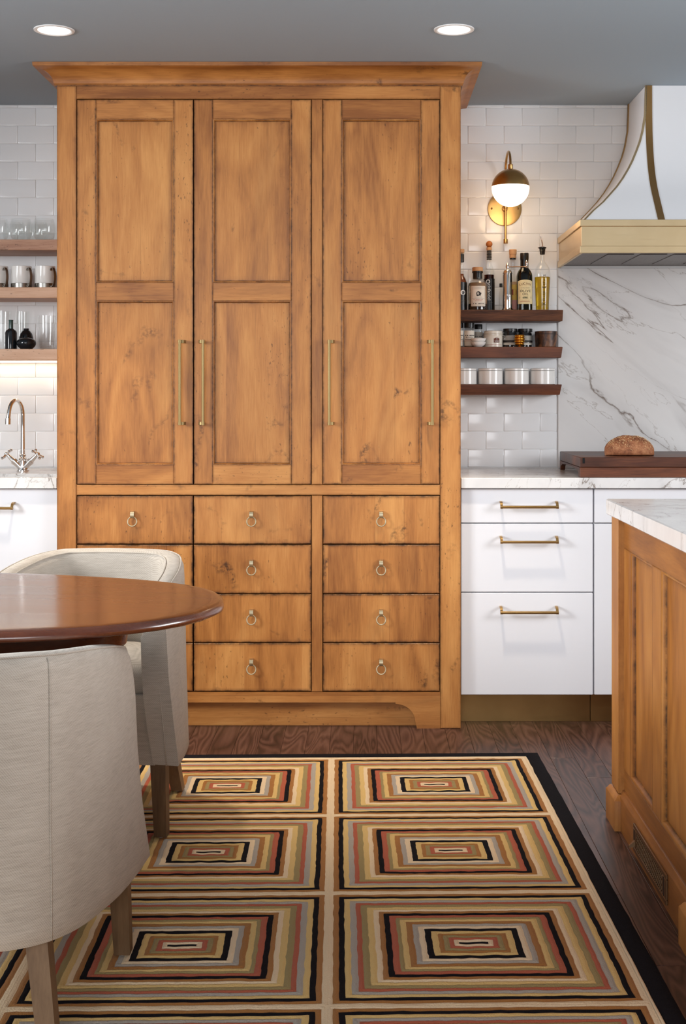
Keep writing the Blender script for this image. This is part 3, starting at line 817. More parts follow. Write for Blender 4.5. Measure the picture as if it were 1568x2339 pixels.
# f: bottle behind
c = (.6035, 5.388, z0)
t = thing('hot_sauce_bottle', 'clear bottle with a stepped cork and a yellow and pink label behind the pepper mill', 'bottle', c, group='bottles on the top walnut shelf')
P = [(.019, 0), (.021, .003), (.021, .108), (.0185, .122), (.0135, .142), (.0118, .155), (.0118, .214)]
b = BM(); lathe(b, shell(P), c); mk('bottle_body', b, glass, t)
b = BM(); lathe(b, [(.0193, .004), (.0193, .107), (.0168, .121)], c); mk('contents', b, rose, t)
label_patch(t, .056, .062, c, .021, .078, paper_yellow); label_patch(t, .056, .038, c, .021, .028, paper_pink)
mk('label_blot', wrap(disc(.013, 0, 10), c, .021, .078, .1, .0009), ink_red, t, sharp=0)
b = BM(); lathe(b, [(.0128, .213), (.0130, .218), (.0121, .2185)], c, 20); mk('neck_band', b, black, t)
b = BM(); lathe(b, [(.0125, .2185), (.0140, .219), (.0140, .233), (.0152, .2335), (.0158, .252), (.0145, .254)], c, 22); mk('cork', b, cork, t)
# g: olive oil
c = (.645, 5.340, z0)
t = thing('olive_oil_bottle', 'dark square-shouldered olive oil bottle with a cream label and black cap', 'bottle', c, group='bottles on the top walnut shelf')
R = .0315
P = [(.029, 0), (R, .003), (R, .140), (.030, .150), (.024, .163), (.0168, .172), (.0155, .178), (.0155, .222)]
b = BM(); lathe(b, shell(P, .003), c, 40, 3.2); mk('bottle_body', b, green_glass, t)
b = BM(); lathe(b, [(.0282, .005), (.0282, .138), (.0265, .149), (.020, .161)], c, 40, 3.2); mk('contents', b, tint('dark_oil', lin(120, 110, 40)), t)
b = BM(); lathe(b, [(.0160, .170), (.0165, .173), (.0165, .206), (.0175, .2065), (.0175, .232), (.0160, .2345)], c, 28); cp = mk('cap', b, black, t)
lb = label_patch(t, .058, .098, c, R, .075, paper_cream, arch=.006, ny=6, n=3.2)
def ol(txt, s, z, m, sp=1.0, dx=0): return lettering(lb, txt, s, c, R, z, m, 0, sp, lift=.0012, n=3.2, dx=dx)
for k, ch in enumerate('LUCINI'):
    a = (k-2.5)*.175
    tt = text_bm(ch, .0125); rot2(tt, -a*.75, .0455*math.sin(a), -.0455*(1-math.cos(a)))
    mk('lettering', wrap(tt, c, R, .108, 0, .0012, 3.2), ink_brown, lb, sharp=0)
ol('EXTRA VIRGIN', .0046, .0905, ink_soft, 1.1)
ol('OLIVE', .0135, .078, ink, 1.15); ol('OIL', .0135, .0655, ink, 1.15)
lv = [wrap(rot2(patch(.022, .0007, 4, 1), .12, 0, 0), c, R, .052, 0, .0012, 3.2)]
for k in range(7):
    p = disc(.0035, 0, 8)
    for v in p.verts: v.co.y *= .33
    rot2(p, (.75 if k % 2 else -.6)+.12, -.008+.0027*k, .0019*(1 if k % 2 else -1)); lv.append(wrap(p, c, R, .052, 0, .0013, 3.2))
mk('olive_branch', join(lv), plain('leaf_ink', lin(64, 74, 50), .7), lb, sharp=0)
scribble(lb, ((.0415, .030, .0016), (.0355, .036, .0022), (.099, .010, .0008)), c, R, ink_red, n=3.2)
for sx_ in (-1, 1): scribble(lb, ((.0545, .006, .0010), (.0515, .006, .0010), (.0485, .006, .0010)), c, R, ink_soft, .68*sx_, n=3.2)
# h: golden oil with pourer
c = (.718, 5.340, z0)
t = thing('pourer_bottle', 'clear tapered bottle half filled with golden oil, topped by a steel pourer', 'bottle', c, group='bottles on the top walnut shelf')
prof_h = [(.0262, 0), (.0282, .003), (.0292, .035), (.0315, .085), (.0330, .128), (.0328, .150), (.0290, .172), (.0200, .187), (.0118, .197), (.0102, .207), (.0098, .238)]
b = BM(); lathe(b, shell(prof_h), c, 32); mk('bottle_body', b, glass, t)
b = BM(); lathe(b, [(.0262, .0045), (.0272, .035), (.0296, .085), (.0312, .128), (.0312, .1365), (.0300, .1368)], c, 32); mk('contents', b, oil, t)
rf = lambda zz: interp([(z, r) for r, z in prof_h], zz)
for body, sz, zc in (('K', .0205, .0285), ('ELLER', .0155, .0585), ('E', .0205, .0935), ('STATE', .0155, .1235)):
    lettering(t, body, sz, c, rf, zc, ink, .12, 1.02, PI/2, lift=.0010)
b = BM(); lathe(b, [(.0085, .228), (.0105, .230), (.0098, .233), (.0112, .236), (.0102, .239), (.0118, .242), (.0108, .245), (.0122, .248), (.0115, .251), (.0155, .2535), (.0160, .258), (.0060, .2605)], c, 24); mk('stopper', b, black, t)
b = BM(); tube(b, spline([(c[0], c[1], z0+.258), (c[0], c[1], z0+.270), (c[0]-.003, c[1]-.002, z0+.286), (c[0]-.0085, c[1]-.006, z0+.302)], 4), .0030, 10); mk('spout', b, chrome, t)
b = BM(); tube(b, [(c[0]-.006, c[1]-.004, z0+.2585), (c[0]-.016, c[1]-.006, z0+.2555), (c[0]-.0195, c[1]-.007, z0+.2545)], .0022, 8); mk('air_tube', b, chrome, t)

# middle shelf
z0 = SZ[1]
def spice_jar(c, r, h, label, name='spice_jar'):
    t = thing(name, label, 'jar', c, group='jars on the middle walnut shelf')
    hl = .020
    b = BM(); lathe(b, shell([(r*.95, 0), (r, .002), (r, h-hl-.010), (r*.93, h-hl-.003), (r*.93, h-hl+.004)], .0015), c, 24); mk('jar_body', b, glass, t)
    b = BM(); lathe(b, [(r*.9, .003), (r*.91, (h-hl)*.72)], c, 20); mk('contents', b, spice, t)
    b = BM(); lathe(b, [(r*.96, h-hl), (r*1.0, h-hl+.001), (r*1.0, h-.0015), (r*.95, h)], c, 24); mk('lid', b, black, t)
    lb = label_patch(t, r*2.7, (h-hl)*.78, c, r, (h-hl)*.46, paper)
    hh = h-hl
    scribble(lb, ((hh*.60, r*1.9, r*.20), (hh*.51, r*1.5, r*.13), (hh*.41, r*1.9, r*.13)), c, r, ink)
    mk('label_line', wrap(patch(r*2.5, r*.05, 10, 1), c, r, hh*.32, 0, .0009), ink_red, lb, sharp=0)
spice_jar((.3755, 5.345, z0), .022, .099, 'white-labelled spice jar half hidden by the cabinet edge')
spice_jar((.4218, 5.345, z0), .0205, .099, 'white-labelled black-lidded spice jar behind the stacked bowls')
spice_jar((.4640, 5.398, z0), .0158, .096, 'narrow glass spice jar with a black lid, standing at the back')
def bowl(c, label):
    t = thing('pinch_bowl', label, 'bowl', c, group='stacked pinch bowls')
    b = BM(); lathe(b, [(.014, 0), (.016, .0015), (.024, .006), (.029, .013), (.0305, .0195), (.0295, .0200), (.0280, .0135), (.023, .008), (.004, .0045)], c, 28); mk('bowl_body', b, porc, t)
    b = BM(); lathe(b, [(.0305, .0192), (.0312, .0198), (.0305, .0204), (.0297, .0200)], c, 28, capA=False, capB=False); mk('rim', b, porc, t)
bowl((.4555, 5.3125, z0), 'small white pinch bowl, lower of the stacked pair'); bowl((.4565, 5.3125, z0+.0146), 'small white pinch bowl, upper of the stacked pair')
c = (.520, 5.352, z0)
t = thing('clip_top_jar', 'cream stoneware clip-top jar with wire bail and dark arched label', 'jar', c, group='jars on the middle walnut shelf')
b = BM(); lathe(b, [(.034, 0), (.0375, .002), (.038, .042), (.0365, .046), (.0385, .047), (.0385, .052), (.036, .053)], c, 32); jb = mk('jar_body', b, cream_pot, t)
b = BM(); lathe(b, [(.0360, .0535), (.0385, .0545), (.0385, .059), (.0365, .060), (.0370, .0610), (.0370, .065), (.0340, .067)], c, 32); mk('lid', b, cream_pot, t)
lb = mk('label', wrap(patch(.024, .017, 8, 4, arch=.0), c, .038, .0265, .28, .0005), ink_brown, t, sharp=0)
mk('label_arch', wrap(rot2(patch(.016, .004, 8, 1, arch=.002), 0, 0, .0098), c, .038, .0265, .28, .0005), ink_brown, lb, sharp=0)
scribble(lb, ((.0262, .018, .0011), (.0232, .016, .0018), (.0202, .018, .0009)), c, .038, ink_white, .28)
mk('label_crest', join([wrap(rot2(patch(.0016, .005, 1, 1), 0, 0, .006), c, .038, .0265, .28, .0011), wrap(rot2(disc(.0013, 0, 8), 0, 0, .0088), c, .038, .0265, .28, .0011)]), ink_white, lb, sharp=0)
mk('red_line', wrap(patch(.075, .0009, 14, 1), c, .038, .0095, 0, .0005), ink_red, t, sharp=0)
b = BM()
for s in (-1, 1):
    q = [(c[0]+s*.0388, c[1]-.004, z0+.050), (c[0]+s*.0475, c[1]-.012, z0+.044), (c[0]+s*.0455, c[1]-.016, z0+.034), (c[0]+s*.0405, c[1]-.012, z0+.030), (c[0]+s*.0395, c[1]-.006, z0+.040), (c[0]+s*.0398, c[1], z0+.057)]
    tube(b, spline(q, 4), .0009, 6)
mk('wire_bail', b, chrome, t)
def dark_jar_f(c, r, h, label):
    t = thing('preserve_jar', label, 'jar', c, group='jars on the middle walnut shelf')
    b = BM(); lathe(b, [(r*.93, 0), (r, .003), (r, h-.024), (r*.9, h-.017), (r*.9, h-.012)], c, 28); mk('jar_body', b, dark_jar, t)
    b = BM(); lathe(b, [(r*.98, h-.0125), (r*1.02, h-.011), (r*1.02, h-.001), (r*.97, h)], c, 28); mk('lid', b, black, t)
    label_patch(t, r*2.8, .020, c, r, h*.50, paper_grey); l2 = label_patch(t, r*2.8, .009, c, r, h*.19, paper)
    l3 = label_patch(t, r*2.8, .008, c, r, h*.32, ink, name='label_stripe')
    scribble(l3, ((h*.32, r*1.2, .0018),), c, r, ink_soft)
    scribble(l2, ((h*.20, r*1.3, .0012),), c, r, ink_soft)
dark_jar_f((.590, 5.362, z0), .0285, .076, 'dark lidded jar with grey label stripes beside the cream clip-top jar')
dark_jar_f((.6520, 5.372, z0), .0295, .076, 'dark lidded jar with a bright white label stripe beside the wooden cup')
c = (.6215, 5.308, z0)
t = thing('honey_pot', 'small gold ribbed honey pot shaped like a beehive', 'pot', c)
b = BM(); lathe(b, [(.006, 0), (.008, .002), (.004, .005), (.014, .008)], c, 24); mk('foot', b, gold, t)
for k, rr in enumerate((.0185, .0215, .0218, .0205)):
    b = BM(); zc = .0125+.0098*k
    lathe(b, [(rr-.005+.005*math.sin(a), zc-.0050*math.cos(a)) for a in [PI*i/8 for i in range(9)]], c, 28); mk('rib', b, gold, t)
b = BM(); lathe(b, [(.0165, .0455), (.0195, .0462), (.0198, .0478), (.0165, .0490)], c, 24); mk('lid', b, gold, t)
c = (.734, 5.345, z0)
t = thing('wooden_cup', 'dark spalted wooden cup at the right end of the middle walnut shelf', 'cup', c)
b = BM(); lathe(b, [(.042, 0), (.0435, .002), (.0460, .060), (.0460, .0640), (.0425, .0645), (.0415, .060), (.039, .006)], c, 32); mk('cup_body', b, cup_wood, t)
b = BM(); lathe(b, [(.0462, .052), (.0466, .0525), (.0466, .0535), (.0462, .054)], c, 32, capA=False, capB=False); mk('turned_line', b, ink, t)
z0 = SZ[2]
cl = ['white lidded porcelain canister half hidden by the cabinet edge', 'white lidded porcelain canister, second from the tall cabinet', 'white lidded porcelain canister, third from the tall cabinet', 'white lidded porcelain canister at the right end of the lowest shelf']
can = None
for xx, l in zip((.4023, .5078, .6138, .7190), cl):
    if can is None:
        c = (xx, 5.342, z0)
        can = thing('canister', l, 'canister', c, group='white canisters')
        b = BM(); lathe(b, [(.047, 0), (.0498, .002), (.0498, .0545), (.047, .0550)], c, 40); mk('canister_body', b, porc, can)
        b = BM(); lathe(b, [(.0475, .0557), (.0502, .0562), (.0502, .0638), (.0485, .0650), (.040, .0655)], c, 40); mk('lid', b, porc, can)
    else:
        o = copy_tree(can); o.location.x = xx; o['label'] = l

# ------------------------------------------------------------------ things on the left shelves
def stemless(c, label):
    t = thing('stemless_glass', label, 'glass', c, group='stemless glasses')
    P = [(.020, 0), (.027, .002), (.039, .014), (.0448, .034), (.0450, .050), (.041, .072), (.0372, .088)]
    b = BM(); lathe(b, shell(P, .0016), c, 28); mk('glass_bowl', b, glass, t)
    b = BM(); lathe(b, [(.0371, .0878), (.0374, .0888), (.0358, .0890), (.0355, .0878)], c, 28, capA=False, capB=False); mk('rim', b, glass, t)
    return t
g0 = stemless((-1.2828, 5.262, LZ[0]), 'clear stemless glass in the front row, next to the cabinet side')
for q, l in (((-1.3760, 5.262), 'clear stemless glass in the middle of the front row'), ((-1.4690, 5.262), 'clear stemless glass in the front row, cut by the left picture edge'),
             ((-1.338, 5.372), 'clear stemless glass in the back row, nearest the cabinet side'), ((-1.4330, 5.372), 'clear stemless glass in the back row, farther from the cabinet')):
    o = copy_tree(g0); o.location.x, o.location.y = q; o['label'] = l
c = (-1.281, 5.268, LZ[1])
mg = thing('mug', 'white mug with a pewter base, nearest the cabinet side', 'mug', c, group='white mugs')
b = BM(); lathe(b, [(.0400, .0195), (.0402, .020), (.0402, .0880), (.0392, .0890), (.0375, .0880), (.0370, .0240)], c, 32); mk('cup_body', b, porc, mg)
b = BM(); lathe(b, [(.0395, 0), (.0412, .001), (.0412, .0195), (.0402, .0205)], c, 32); mk('metal_base', b, pewter, mg)
b = BM(); dv = Vector((.74, -.67, 0))
P = spline([Vector(c)+dv*r+Vector((0, 0, z)) for r, z in ((.0405, .010), (.050, .006), (.062, .016), (.068, .042), (.064, .066), (.054, .080), (.044, .078), (.0415, .070))], 5)
fr = frames(P); wd = dv.cross(Vector((0, 0, 1)))
rings(b, [[p+wd*.0052-n_*.0011, p+wd*.0052+n_*.0011, p-wd*.0052+n_*.0011, p-wd*.0052-n_*.0011] for p, n_ in zip(P, [wd.cross((P[min(i+1, len(P)-1)]-P[max(i-1, 0)]).normalized()) for i in range(len(P))])])
mk('handle', b, pewter, mg)
for xx, l in ((-1.3755, 'white mug with a pewter base, in the middle of the row'), (-1.4700, 'white mug with a pewter base, cut by the left picture edge')):
    o = copy_tree(mg); o.location.x = xx; o['label'] = l
z0 = LZ[2]
c = (-1.414, 5.255, z0)
t = thing('bottle_vase', 'dark glazed bottle vase with a teal neck on the lowest plank shelf', 'vase', c)
b = BM(); lathe(b, [(.021, 0), (.0232, .003), (.0232, .066), (.0205, .074), (.011, .081), (.0088, .083)], c, 28); mk('vase_body', b, glaze_black, t)
b = BM(); lathe(b, [(.0088, .0828), (.0085, .112), (.0096, .1175), (.0080, .118)], c, 22); mk('neck', b, glaze_teal, t)
c = (-1.3500, 5.245, z0)
t = thing('squat_vase', 'flattened black glazed vase in front of the round vase', 'vase', c)
b = BM(); lathe(b, [(.022, 0), (.024, .002), (.033, .011), (.0375, .019), (.0385, .026), (.036, .034), (.028, .041), (.014, .0455), (.007, .046)], c, 30); mk('vase_body', b, glaze_black, t)
b = BM(); lathe(b, [(.0070, .0455), (.0080, .047), (.0070, .0485), (.0045, .0480)], c, 18); mk('lip', b, glaze_black, t)
c = (-1.3750, 5.340, z0)
t = thing('round_vase', 'round black glazed vase behind the flattened vase', 'vase', c)
b = BM(); lathe(b, [(.016, 0), (.018, .002), (.026, .016), (.0290, .036), (.0285, .050), (.024, .066), (.015, .078), (.010, .081)], c, 28); mk('vase_body', b, glaze_black, t)
b = BM(); lathe(b, [(.0100, .0805), (.0112, .084), (.0112, .0875), (.0085, .0880)], c, 20); mk('lip', b, glaze_black, t)
def tumbler(c, r, h, label):
    t = thing('tumbler', label, 'glass', c, group='tall tumblers')
    n = [(r*.80, 0), (r*.82, .002), (r*.84, .012), (r*.95, h*.5), (r, h-.001), (r-.0014, h), (r*.95-.0022, h*.5), (r*.80, .020), (r*.70, .0175)]
    b = BM(); lathe(b, n, c, 28); mk('glass_wall', b, glass, t)
    b = BM(); lathe(b, [(r*.70, .003), (r*.74, .005), (r*.70, .0125), (r*.3, .0140)], c, 24); mk('thick_base', b, glass, t)
tumbler((-1.2720, 5.262, z0), .0365, .136, 'tall clear tumbler beside the cabinet on the lowest plank shelf')
tumbler((-1.4800, 5.362, z0), .038, .160, 'tall clear tumbler behind the bottle vase, cut by the left picture edge')
tumbler((-1.4060, 5.394, z0), .028, .160, 'slim clear tumbler straight behind the bottle vase')

# ------------------------------------------------------------------ range hood
HX = 1.42
hood = thing('range_hood', 'flared white range hood with brass straps and a brushed brass band', 'range hood', (HX, 5.2, 1.735))
bx0, bx1, by0 = .792, 2*HX-.792, 4.855
XL = [(1.858, .806), (1.90, .848), (1.936, .890), (1.97, .922), (2.0035, .953), (2.04, .981), (2.0775, 1.005), (2.11, 1.023), (2.15, 1.041), (2.19, 1.057), (2.231, 1.0685), (2.296, 1.080), (2.409, 1.084)]
YH = [(1.858, 4.866), (1.90, 4.905), (1.936, 4.938), (1.97, 4.970), (2.0035, 4.998), (2.04, 5.022), (2.0775, 5.041), (2.11, 5.054), (2.15, 5.066), (2.19, 5.075), (2.231, 5.081), (2.296, 5.086), (2.409, 5.088)]
zz = [z for z, _ in XL][:-1]+[2.408]
b = BM()
rings(b, [[(x_, y_, z_), (2*HX-x_, y_, z_), (2*HX-x_, 5.428, z_), (x_, 5.428, z_)] for z_, x_, y_ in [(z_, interp(XL, z_), interp(YH, z_)) for z_ in zz]])
mk('flared_body', b, white_hood, hood)
for x0, x1 in ((1.082, 1.1075), (2*HX-1.1075, 2*HX-1.082)):
    b = BM(); rings(b, [[(x0, interp(YH, z_)-.003, z_), (x1, interp(YH, z_)-.003, z_), (x1, interp(YH, z_)+.002, z_), (x0, interp(YH, z_)+.002, z_)] for z_ in zz]); mk('strap', b, brass_dark, hood)
for s in (1, -1):
    mx = (lambda x_: x_) if s == 1 else (lambda x_: 2*HX-x_)
    b = BM(); rings(b, [[(mx(interp(XL, z_)-.003), interp(YH, z_)-.003, z_), (mx(interp(XL, z_)+.005), interp(YH, z_)-.003, z_), (mx(interp(XL, z_)+.005), interp(YH, z_)+.006, z_), (mx(interp(XL, z_)-.003), interp(YH, z_)+.006, z_)] for z_ in zz]); mk('edge_trim', b, brass_hood, hood)
    b = BM(); rings(b, [[(mx(interp(XL, z_)-.004), 5.408, z_), (mx(interp(XL, z_)+.002), 5.408, z_), (mx(interp(XL, z_)+.002), 5.428, z_), (mx(interp(XL, z_)-.004), 5.428, z_)] for z_ in zz]); mk('edge_trim', b, brass_dark, hood)
b = BM(); box(b, bx0, bx1, by0, 5.428, 1.8355, 1.860, .0012); mk('top_band', b, brass_hood, hood)
b = BM(); box(b, bx0+.006, bx1-.006, by0+.006, 5.428, 1.762, 1.836, .0012); mk('main_band', b, brass_hood, hood)
def frame_ring(bm, z0_, z1_, t_=.012):
    box(bm, bx0, bx1, by0, by0+t_, z0_, z1_, .001); box(bm, bx0, bx0+t_, by0+t_, 5.428, z0_, z1_, .001)
    box(bm, bx1-t_, bx1, by0+t_, 5.428, z0_, z1_, .001)
b = BM(); frame_ring(b, 1.7365, 1.7625); mk('lower_band', b, brass_hood, hood)
b = BM(); box(b, bx0+.013, bx1-.013, by0+.013, 5.424, 1.744, 1.750, .0005); mk('liner', b, steel, hood)
b = BM()
for k in range(8):
    x_ = bx0+.12+k*.125
    box(b, x_, x_+.10, by0+.10, 5.34, 1.7415, 1.7442, .002)
mk('filter_slats', b, steel, hood)['kind'] = 'stuff'

# ------------------------------------------------------------------ sconce
sx, sz = .574, 1.979
sc = thing('wall_sconce', 'brass wall sconce with a half-brass half-opal globe on the tiled wall', 'sconce', (sx, 5.43, sz))
b = BM(); lathe(b, [(.070, 0), (.070, .006), (.0685, .0085), (.060, .0095), (.012, .0095), (.010, .012)], (0, 0, 0), 44)
bmesh.ops.rotate(b, verts=b.verts, matrix=Matrix.Rotation(PI/2, 3, 'X')); bmesh.ops.translate(b, verts=b.verts, vec=(sx, 5.4295, sz)); mk('backplate', b, brass, sc)
b = BM()
for s in (-1, 1): ball(b, (sx+s*.054, 5.419, sz+.001), .0042, 10)
mk('screw', b, brass, sc)
b = BM(); tube(b, [(sx, 5.42, sz), (sx, 5.39, sz)], .006, 12); mk('arm', b, brass, sc)
b = BM()
gy, gz = 5.205, 2.031
path = [(sx, 5.388, 1.838), (sx, 5.388, 2.0), (sx, 5.388, 2.11)]
path += [(sx, (5.388+gy)/2+(5.388-gy)/2*math.cos(a), 2.115+.074*math.sin(a)) for a in [PI*k/16 for k in range(0, 17)]]
path += [(sx, gy, 2.10)]
tube(b, path, .0048, 12); stem = mk('gooseneck', b, brass, sc)
b = BM(); lathe(b, [(.0085, 0), (.009, .001), (.009, .017), (.0085, .018)], (sx, 5.388, 1.832), 18); mk('end_cap', b, brass, stem)
b = BM(); lathe(b, [(.0068, 0), (.0085, .001), (.0085, .008), (.0068, .009)], (sx, 5.388, sz-.004), 18); mk('collar', b, brass, stem)
GR = .0742
b = BM(); lathe(b, [(GR*1.01*math.cos(a), GR*1.01*math.sin(a)) for a in [math.radians(4+84*k/14) for k in range(15)]], (sx, gy, gz), 44, capA=False); cap_o = mk('brass_shade', b, brass, sc)
b = BM(); lathe(b, [(.0085, 0), (.0095, .002), (.0095, .020), (.0080, .021)], (sx, gy, gz+.073), 18); mk('cup', b, brass, sc)
b = BM(); lathe(b, [(GR*math.cos(a), GR*math.sin(a)) for a in [math.radians(-89+95*k/18) for k in range(19)]], (sx, gy, gz), 44); mk('opal_globe', b, opal, sc)
pl = bpy.data.lights.new('sconce_bulb', 'POINT'); pl.energy = 1.1; pl.color = (1.0, .72, .44); pl.shadow_soft_size = .07
plo = bpy.data.objects.new('sconce_bulb', pl); C.objects.link(plo); plo.location = (sx, gy, gz-.09)

# ------------------------------------------------------------------ recessed ceiling lights
trim_w = plain('white_trim', lin(232, 230, 228), .5)
for xx, yy, l in ((-1.019, 4.313, 'round recessed ceiling light above the left half of the cabinet'), (.290, 4.305, 'round recessed ceiling light nearer the range hood')):
    t = thing('recessed_light', l, 'ceiling light', (xx, yy, CZ), group='recessed ceiling lights')
    b = BM(); lathe(b, [(.066, 0), (.0655, -.003), (.058, -.0045), (.0535, -.0025), (.0525, 0)], (xx, yy, CZ-.0005), 40, capA=False, capB=False); mk('trim_ring', b, trim_w, t)
    b = BM(); lathe(b, [(.053, -.0016), (.020, -.0022)], (xx, yy, CZ-.0005), 32, capA=False); mk('lens', b, lens_m, t)
    d = bpy.data.lights.new('downlight', 'SPOT'); d.energy = 105; d.color = (1.0, .86, .68); d.spot_size = math.radians(64); d.spot_blend = 1.0; d.shadow_soft_size = .05
    o = bpy.data.objects.new('downlight', d); C.objects.link(o); o.location = (xx, yy, CZ-.012)

# ------------------------------------------------------------------ stove cover and bread
bd = thing('stove_cover', 'dark walnut stove-top board standing over the range on the worktop', 'board', (1.25, 5.08, .911))
b = BM(); box(b, .788, 1.72, 4.83, 5.335, .948, .985, .002); mk('top_slab', b, walnut_dark, bd)
b = BM(); box(b, .788, 1.72, 4.828, 4.850, .9115, .9475, .0015); mk('front_apron', b, walnut_dark, bd)
b = BM()
P = [(4.850, .9475), (5.335, .9475), (5.335, .9115), (5.315, .9115), (5.305, .928), (5.27, .937), (5.18, .941), (5.0, .941), (4.90, .937), (4.873, .925), (4.872, .9115), (4.850, .9115)]
rings(b, [[(.788, y, z) for y, z in P], [(.806, y, z) for y, z in P]]); mk('side_apron', b, walnut_y, bd)
b = BM(); rings(b, [[(1.702, y, z) for y, z in P], [(1.72, y, z) for y, z in P]]); mk('side_apron', b, walnut_y, bd)
b = BM(); box(b, .797, .805, 4.8285, 4.835, .963, .983, .0004); mk('dovetail_pin', b, black_mat_, bd)
lf = thing('bread_loaf', 'seeded brown bread loaf lying on the dark walnut board', 'bread', (.996, 4.97, .985))
b = BM()
N, Mn = 40, 20
loops = []
for i in range(1, N):
    tt = -1+2*i/N; e = (1-abs(tt)**4.5)**.5
    L = []
    for k in range(Mn):
        a = 2*PI*k/Mn; cy, sz_ = math.cos(a), math.sin(a)
        e2 = max(0, 1-abs(tt)**2.5)**.62
        zq = .016+(.060*sz_*e2 if sz_ > 0 else -.016*abs(sz_)**.4)
        ex = abs(cy)**.8*(1 if cy > 0 else -1)
        p = Vector((.094*tt, .054*ex*max(0, 1-abs(tt)**4)**.5, zq))
        nn = mnoise.noise(p*30)*.004+mnoise.noise(p*90)*.0018
        p += Vector((0, cy, max(sz_, 0)))*nn
        if p.z < .0005: p.z = .0005
        L.append(p+Vector((.996, 4.97, .985)))
    loops.append(L)
rings(b, loops); mk('crust', b, crust, lf, sharp=60)
b = BM()
for k in range(420):
    tt = random.uniform(-.92, .92); a = random.uniform(.05*PI, .98*PI); e = (1-abs(tt)**4.5)**.5
    p = Vector((.996+.094*tt, 4.97-.054*abs(math.cos(a))**.8*max(0, 1-abs(tt)**4)**.5*(1 if random.random() < .8 else -1), .985+.016+.060*math.sin(a)*max(0, 1-abs(tt)**2.5)**.62+.0005))
    r = random.uniform(.0009, .0018); q = Vector((random.uniform(-1, 1), random.uniform(-1, 1), random.uniform(-1, 1))).normalized()
    u = q.orthogonal().normalized(); v = q.cross(u)
    vs = [b.verts.new(p+q*r*1.7), b.verts.new(p+u*r), b.verts.new(p+v*r*.6), b.verts.new(p-u*r), b.verts.new(p-v*r*.6), b.verts.new(p-q*r*1.7)]
    for i in range(4):
        b.faces.new((vs[0], vs[1+i], vs[1+(i+1) % 4])); b.faces.new((vs[5], vs[1+(i+1) % 4], vs[1+i]))
tag(mk('oat_flakes', b, seed_m, lf), kind='stuff')

# ------------------------------------------------------------------ island
isl = thing('kitchen_island', 'honey-stained wooden island with recessed side panels and stepped corner posts', 'island', (1.3, 2.9, 0))
IX = .725
b = BM(); box(b, IX+.022, 1.92, 1.40, 3.78, .0, .868, .001); mk('carcass', b, wood_iv, isl)
def iside(bm, y0, y1, z0_, z1_, xf, xb, bv=.0015, g=.008, edge=.5, mat=0):
    L = lambda i, x_: [(x_, y0+i, z0_+i), (x_, y1-i, z0_+i), (x_, y1-i, z1_-i), (x_, y0+i, z1_-i)]
    rings(bm, [L(0, xb), L(0, xf+bv), L(bv, xf), L(bv+g*.35, xf), L(bv+g, xf)], [edge, edge, edge, edge*.4, 0], mat=mat)
zt0, zb0 = .785, .165
b = BM(); iside(b, 1.40, 3.782, zt0, .869, IX, IX+.024); mk('rail', b, wood_iy, isl)
b = BM(); iside(b, 1.40, 3.782, .10, zb0, IX, IX+.024); mk('rail', b, wood_iy, isl)
ys = [3.60, 3.327, 3.228, 2.958]
stl = [(3.60, 3.782), (3.228, 3.327), (2.69, 2.958), (2.32, 2.42), (1.95, 2.05), (1.40, 1.68)]
for y0, y1 in stl:
    b = BM(); iside(b, y0, y1, zb0+.0003, zt0-.0003, IX, IX+.024); mk('stile', b, wood_iv, isl)
for (y0, y1) in ((3.327, 3.60), (2.958, 3.228), (2.42, 2.69), (2.05, 2.32), (1.68, 1.95)):
    b = BM(); L = lambda i, x_: [(IX+x_, y0+i, zb0+i), (IX+x_, y1-i, zb0+i), (IX+x_, y1-i, zt0-i), (IX+x_, y0+i, zt0-i)]
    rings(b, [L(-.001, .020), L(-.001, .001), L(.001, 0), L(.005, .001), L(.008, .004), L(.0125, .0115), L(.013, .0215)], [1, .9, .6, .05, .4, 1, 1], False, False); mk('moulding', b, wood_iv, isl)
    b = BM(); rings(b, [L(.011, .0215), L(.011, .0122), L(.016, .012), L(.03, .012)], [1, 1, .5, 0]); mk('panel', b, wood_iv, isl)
for y0, y1 in ((3.687, 3.785), (2.806, 2.905)):
    b = BM(); iside(b, y0, y1, .1, .869, .708, IX+.001, .001, .006, .35); mk('post', b, wood_iv, isl)
    L = lambda i, z_, x_=.694: [(x_+i, y0-.021+i, z_), (IX+.002, y0-.021+i, z_), (IX+.002, y1+.014-i, z_), (x_+i, y1+.014-i, z_)]
    b = BM(); rings(b, [L(0, 0), L(0, .082), L(.001, .084), L(.004, .087), L(.010, .096), L(.013, .0975)], [.2, .3, .3, .4, .1, .5]); mk('post_base', b, wood_iv, isl)
b = BM(); L = lambda i, z_: [(.711+i, 1.40, z_), (IX+.004, 1.40, z_), (IX+.004, 3.79-i, z_), (.711+i, 3.79-i, z_)]
rings(b, [L(0, 0), L(0, .092), L(.001, .094), L(.004, .097), L(.009, .108), L(.013, .110)], [.2, .2, .3, .4, .1, .5]); mk('base_moulding', b, wood_iy, isl)
b = BM(); box(b, .697, 2.0, 1.35, 3.812, .8695, .914, .003)
tag(mk('island_worktop', b, marble_island, loc=(1.35, 2.6, .87)), 'thick white marble slab with fine grey veins on top of the island', 'worktop')
